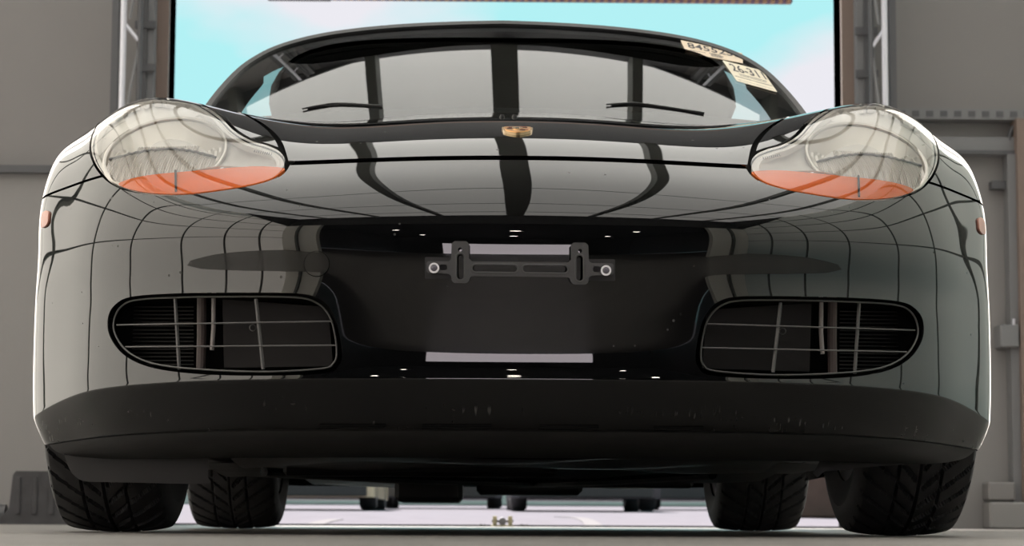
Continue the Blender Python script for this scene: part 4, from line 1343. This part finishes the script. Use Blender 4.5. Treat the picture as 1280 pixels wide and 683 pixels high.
def rim_mesh(width, rim_r):
    hw = width / 2; b = MB()
    b.lathe([(rim_r - .02, -hw + .015), (rim_r + .002, -hw + .012), (rim_r - .025, -hw * .4), (rim_r - .03, hw * .5), (rim_r + .002, hw - .012), (rim_r - .014, hw - .008)], 48, (0, 0, 0), (1, 0, 0))
    b.lathe([(.001, hw - .03), (.05, hw - .03), (.06, hw - .045), (.06, hw - .09), (.001, hw - .09)], 24, (0, 0, 0), (1, 0, 0))
    for k in range(5):
        a = 2 * math.pi * k / 5
        b.tube([np.array([hw - .05, .05 * math.cos(a), .05 * math.sin(a)]), np.array([hw - .035, rim_r * .6 * math.cos(a), rim_r * .6 * math.sin(a)]), np.array([hw - .02, (rim_r - .012) * math.cos(a), (rim_r - .012) * math.sin(a)])], [.030, .026, .032], 8)
    return b.mesh('rim', True)


tf = tyre_mesh('front_tyre', 0.214, 0.216); tr_ = tyre_mesh('rear_tyre', 0.262, 0.216)
rf = rim_mesh(0.205, 0.216); rr_ = rim_mesh(0.25, 0.216); rf.materials.append(M_RIM); rr_.materials.append(M_RIM)
for (y, tx, tm, rm, nm) in ((AXF, 0.7275, tf, rf, 'front_wheel'), (AXR, 0.757, tr_, rr_, 'rear_wheel')):
    for sg in (-1, 1):
        w = empty(nm, (sg * tx, y, RW), car)
        ob = link('tyre', tm, None, w)
        r_ = link('rim', rm, None, w)
        if sg < 0: r_.scale.x = -1
        MB().lathe([(.05, -.03), (.15, -.03), (.15, -.01), (.05, -.01)], 32, (0, 0, 0), (1, 0, 0), closed=True).build('brake_disc', M_STEEL, w, True)


# ================================================================== OTHER THINGS
# door bolt on the floor at the threshold
lb = empty('floor_latch', tuple(at(628, 662, YW - 0.35) * np.array([1, 1, 0])))
M_BRASS = mat('worn_brass', (0.22, 0.20, 0.12), 0.5, noise=(80, 0.4))
MB().cbox(-.060, .060, -.03, .03, 0, .010, .003).build('base_plate', M_BRASS, lb)
MB().cbox(-.050, -.028, -.02, .02, .010, .055, .003).build('ear', M_BRASS, lb)
MB().cbox(.028, .050, -.02, .02, .010, .055, .003).build('ear', M_BRASS, lb)
MB().lathe([(.0005, -.03), (.018, -.03), (.020, -.025), (.020, .02), (.0005, .02)], 16, (0, 0, .028), (0, 1, 0)).build('bolt_knob', M_STEELD, lb, True)
MB().tube([(-.055, 0, .030), (.055, 0, .030)], .007, 8).build('cross_pin', M_STEELD, lb, True)
tag(lb, 'small worn metal door latch on the floor under the car', 'latch')
for k, (px, w_, lab) in enumerate(((603, .018, 'small dark scrap lying left of the floor latch'), (655, .03, 'larger dark scrap lying right of the floor latch'))):
    p = at(px, 661, YW - 0.30)
    b = MB(); grid_surf(b, lambda i, j: np.array([(i - .5) * 2 * w_, (j - .5) * .05, .003 + .012 * math.sin(math.pi * i) * math.sin(math.pi * j) + .004 * math.sin(9 * i)]), 8, 6)
    b2 = MB(); grid_surf(b2, lambda i, j: np.array([(i - .5) * 2 * w_, (j - .5) * .05, 0.0005]), 8, 6); b.add(b2.v, [f[::-1] for f in b2.f])
    o_ = b.build('scrap', mat('scrap_dark', (0.02, 0.02, 0.018), 1.0, spec=0.0)); o_.location = (p[0], p[1], 0); tag(o_, lab, 'scrap')

# rubber barrier foot by the left wall
x0 = wx(18, .5); x1 = wx(100, .5); zt = at(40, 590, YW - .5)[2]
bf = empty('barrier_foot', ((x0 + x1) / 2, YW - .5, 0))
hw = (x1 - x0) / 2
pf = [(-hw, 0), (-hw, .03), (-hw + .04, .08), (-hw + .055, zt - .02), (-hw + .07, zt), (hw - .07, zt), (hw - .055, zt - .02), (hw - .04, .08), (hw, .03), (hw, 0)]
MB().add([(x, -.14, z) for x, z in pf] + [(x, .14, z) for x, z in pf], [tuple(range(10)), tuple(range(19, 9, -1))] + [(i, 10 + i, 10 + (i + 1) % 10, (i + 1) % 10) for i in range(10)]).build('foot_block', mat('barrier_rubber', (0.045, 0.043, 0.046), 0.8, noise=(12, 0.2)), bf)
for x in (-hw * .5, 0, hw * .5): MB().cbox(x - .012, x + .012, -.150, -.138, .05, zt - .03, .003).build('foot_rib', mat('barrier_rubber', (0.045, 0.043, 0.046), 0.8), bf)
tag(bf, 'dark rubber barrier foot on the floor beside the left front tyre', 'barrier')
p0 = at(0, 645, YW - .45)
cz = MB().tube([(p0[0] - .4, YW - .45, .05), (p0[0] + .03, YW - .45, .05)], .05, 14).build('floor_pipe', M_STEELD, None, True)
tag(cz, 'grey pipe end lying on the floor left of the rubber barrier foot', 'pipe')

# height bar hung across the top of the doorway
za = at(640, 1.5, YW + 0.6)[2]
xa, xb = at(334, 0, YW + .6)[0], at(990, 0, YW + .6)[0]
m = mat('hazard_bar', (0.2, 0.15, 0.2), 0.6)
n = m.node_tree.nodes; l = m.node_tree.links
t = n.new('ShaderNodeTexCoord'); wv = n.new('ShaderNodeTexWave'); wv.inputs['Scale'].default_value = 7.0; wv.bands_direction = 'X'
rp2 = n.new('ShaderNodeValToRGB'); rp2.color_ramp.elements[0].position = .45; rp2.color_ramp.elements[1].position = .55
rp2.color_ramp.elements[0].color = (0.13, 0.08, 0.14, 1); rp2.color_ramp.elements[1].color = (0.34, 0.20, 0.12, 1)
l.new(t.outputs['Object'], wv.inputs['Vector']); l.new(wv.outputs['Fac'], rp2.inputs[0]); l.new(rp2.outputs[0], n['Principled BSDF'].inputs['Base Color'])
hbz = empty('height_bar', ((xa + xb) / 2, YW + .6, za))
hw = (xb - xa) / 2
MB().cbox(-hw + .36, hw, -.03, .03, 0, .10, .006).build('striped_bar', m, hbz)
MB().cbox(-hw, -hw + .36, -.03, .03, -.006, .10, .006).build('plain_end', M_STEEL, hbz)
MB().cbox(-hw * .5, hw * .5, -.02, .02, .10, .13, .004).build('top_rail', M_STEEL, hbz)
for x in (-hw * .8, hw * .8): MB().tube([(x, 0, .1), (x, -0.45, OPT + .3 - za)], .006, 6).build('hanger', M_STEELD, hbz)
tag(hbz, 'striped height bar hanging across the top of the doorway', 'height bar')


# parked cars on the pavement far behind, seen under the black car
def parked(px, Y, col, wdt, hgt, label, rot_=0.0):
    p = at(px, 640, Y)
    r = empty('parked_car', (p[0], Y, gz(Y))); r.rotation_euler.z = rot_
    pm = mat('parked_paint_%d' % px, col, 0.25, spec=0.6)
    w2 = wdt / 2
    prof = [(-2.1, .14), (-2.15, .45), (-2.05, .72), (-1.1, .88), (-.35, hgt - .05), (.2, hgt), (1.2, hgt - .03), (1.75, .95), (2.1, .86), (2.15, .4), (2.1, .14)]
    b = MB(); vs = []
    for sc in (-1, 1):
        for (y, z) in prof: vs.append((sc * w2 * (0.80 if z > .95 else 1.0), y, z))
    n_ = len(prof)
    b.add(vs, [tuple(range(n_)), tuple(range(2 * n_ - 1, n_ - 1, -1))] + [(i, (i + 1) % n_, n_ + (i + 1) % n_, n_ + i) for i in range(n_)]).build('body', pm, r)
    MB().add([(-w2 * .78, -1.06, .93), (w2 * .78, -1.06, .93), (w2 * .70, -.42, hgt - .06), (-w2 * .70, -.42, hgt - .06)], [(0, 1, 2, 3)]).build('windscreen', M_TRIM, r)
    MB().cbox(-w2 * .9, w2 * .9, -2.17, -2.10, .15, .42, .01).build('bumper', M_PLAS, r)
    for sc in (-1, 1):
        MB().cbox(sc * w2 * .72 - .16, sc * w2 * .72 + .16, -2.14, -2.08, .56, .70, .015).build('headlamp', M_HOUS, r)
        for y in (-1.3, 1.35):
            MB().lathe([(.18, -.10), (.30, -.10), (.32, -.07), (.32, .07), (.30, .10), (.18, .10)], 24, (sc * (w2 - .10), y, .32), (1, 0, 0), closed=True).build('tyre', M_RUB, r, True)
            MB().lathe([(.001, sc * .07), (.185, sc * .09)], 20, (sc * (w2 - .10), y, .32), (1, 0, 0)).build('rim', M_RIM, r, True)
    tag(r, label, 'car', 'parked cars outside the doorway')


parked(392, 25.5, (0.62, 0.50, 0.34), 1.7, 1.45, 'tan parked car outside, leftmost of those seen beneath the black car')
parked(552, 31.5, (0.05, 0.05, 0.06), 1.8, 1.5, 'dark grey parked car outside, second from left beneath the black car')
parked(722, 25.5, (0.03, 0.03, 0.035), 1.75, 1.42, 'black parked car outside, third from left beneath the black car')
parked(872, 31.0, (0.10, 0.10, 0.11), 1.75, 1.48, 'grey parked car outside, rightmost of those seen beneath the black car')

dw = MB().cbox(-22, 22, 0, .4, 0, 2.2, .03).build('distant_wall', mat('cream_render', (0.55, 0.53, 0.48), .9, spec=0.0, noise=(1, .1)))
dw.location = (0, 47, gz(47)); tag(dw, 'long pale cream wall far behind the parked cars', 'wall')
# brown brick-red low wall outside on the right
bw = empty('yard_low_wall', (at(1040, 640, 16)[0], 16.0, gz(16.0)))
MB().cbox(-.35, 3.0, 0, .3, 0, .95, .02).build('wall_body', mat('brown_render', (0.075, 0.045, 0.036), 0.8, noise=(6, .15)), bw)
MB().cbox(-.40, 3.05, -.04, .34, .95, 1.02, .01).build('coping', M_STEEL, bw)
tag(bw, 'low brown wall outside seen between the right front and rear tyres', 'wall')
# curved white painted line on the pavement
for pts_, lab in ((((700, 647), (722, 648), (735, 652), (742, 658)), 'curved white painted line on the pavement under the right half of the car'), (((392, 657), (404, 653), (420, 650)), 'short white painted line on the pavement behind the left rear tyre')):
    P_ = []
    for x, y in pts_:
        r = ray(x, y); # meet the sloping ground z = (Y - s0) * k
        k = RISE / 60.0
        tt = ((CAM[1] - s0) * k - CAM[2]) / (r[2] - r[1] * k)
        q = CAM + r * tt
        if tt > 0 and q[1] > s0 + .1: P_.append(q)
    if len(P_) >= 2:
        c_ = smooth_curve(P_, 6, False); b = MB()
        L_ = [q + np.array([-.05, 0, .004]) for q in c_]; R_ = [q + np.array([.05, 0, .004]) for q in c_]
        n_ = len(L_); b.add(L_ + R_ + [q + np.array([0, 0, -.003]) for q in L_ + R_], [(i, n_ + i, n_ + i + 1, i + 1) for i in range(n_ - 1)] + [(2 * n_ + i, i, i + 1, 2 * n_ + i + 1) for i in range(n_ - 1)] + [(n_ + i, 3 * n_ + i, 3 * n_ + i + 1, n_ + i + 1) for i in range(n_ - 1)])
        tag(b.build('painted_line', mat('line_paint', (0.135, 0.13, 0.135), .9, spec=0.0)), lab, 'road marking', kind='structure')
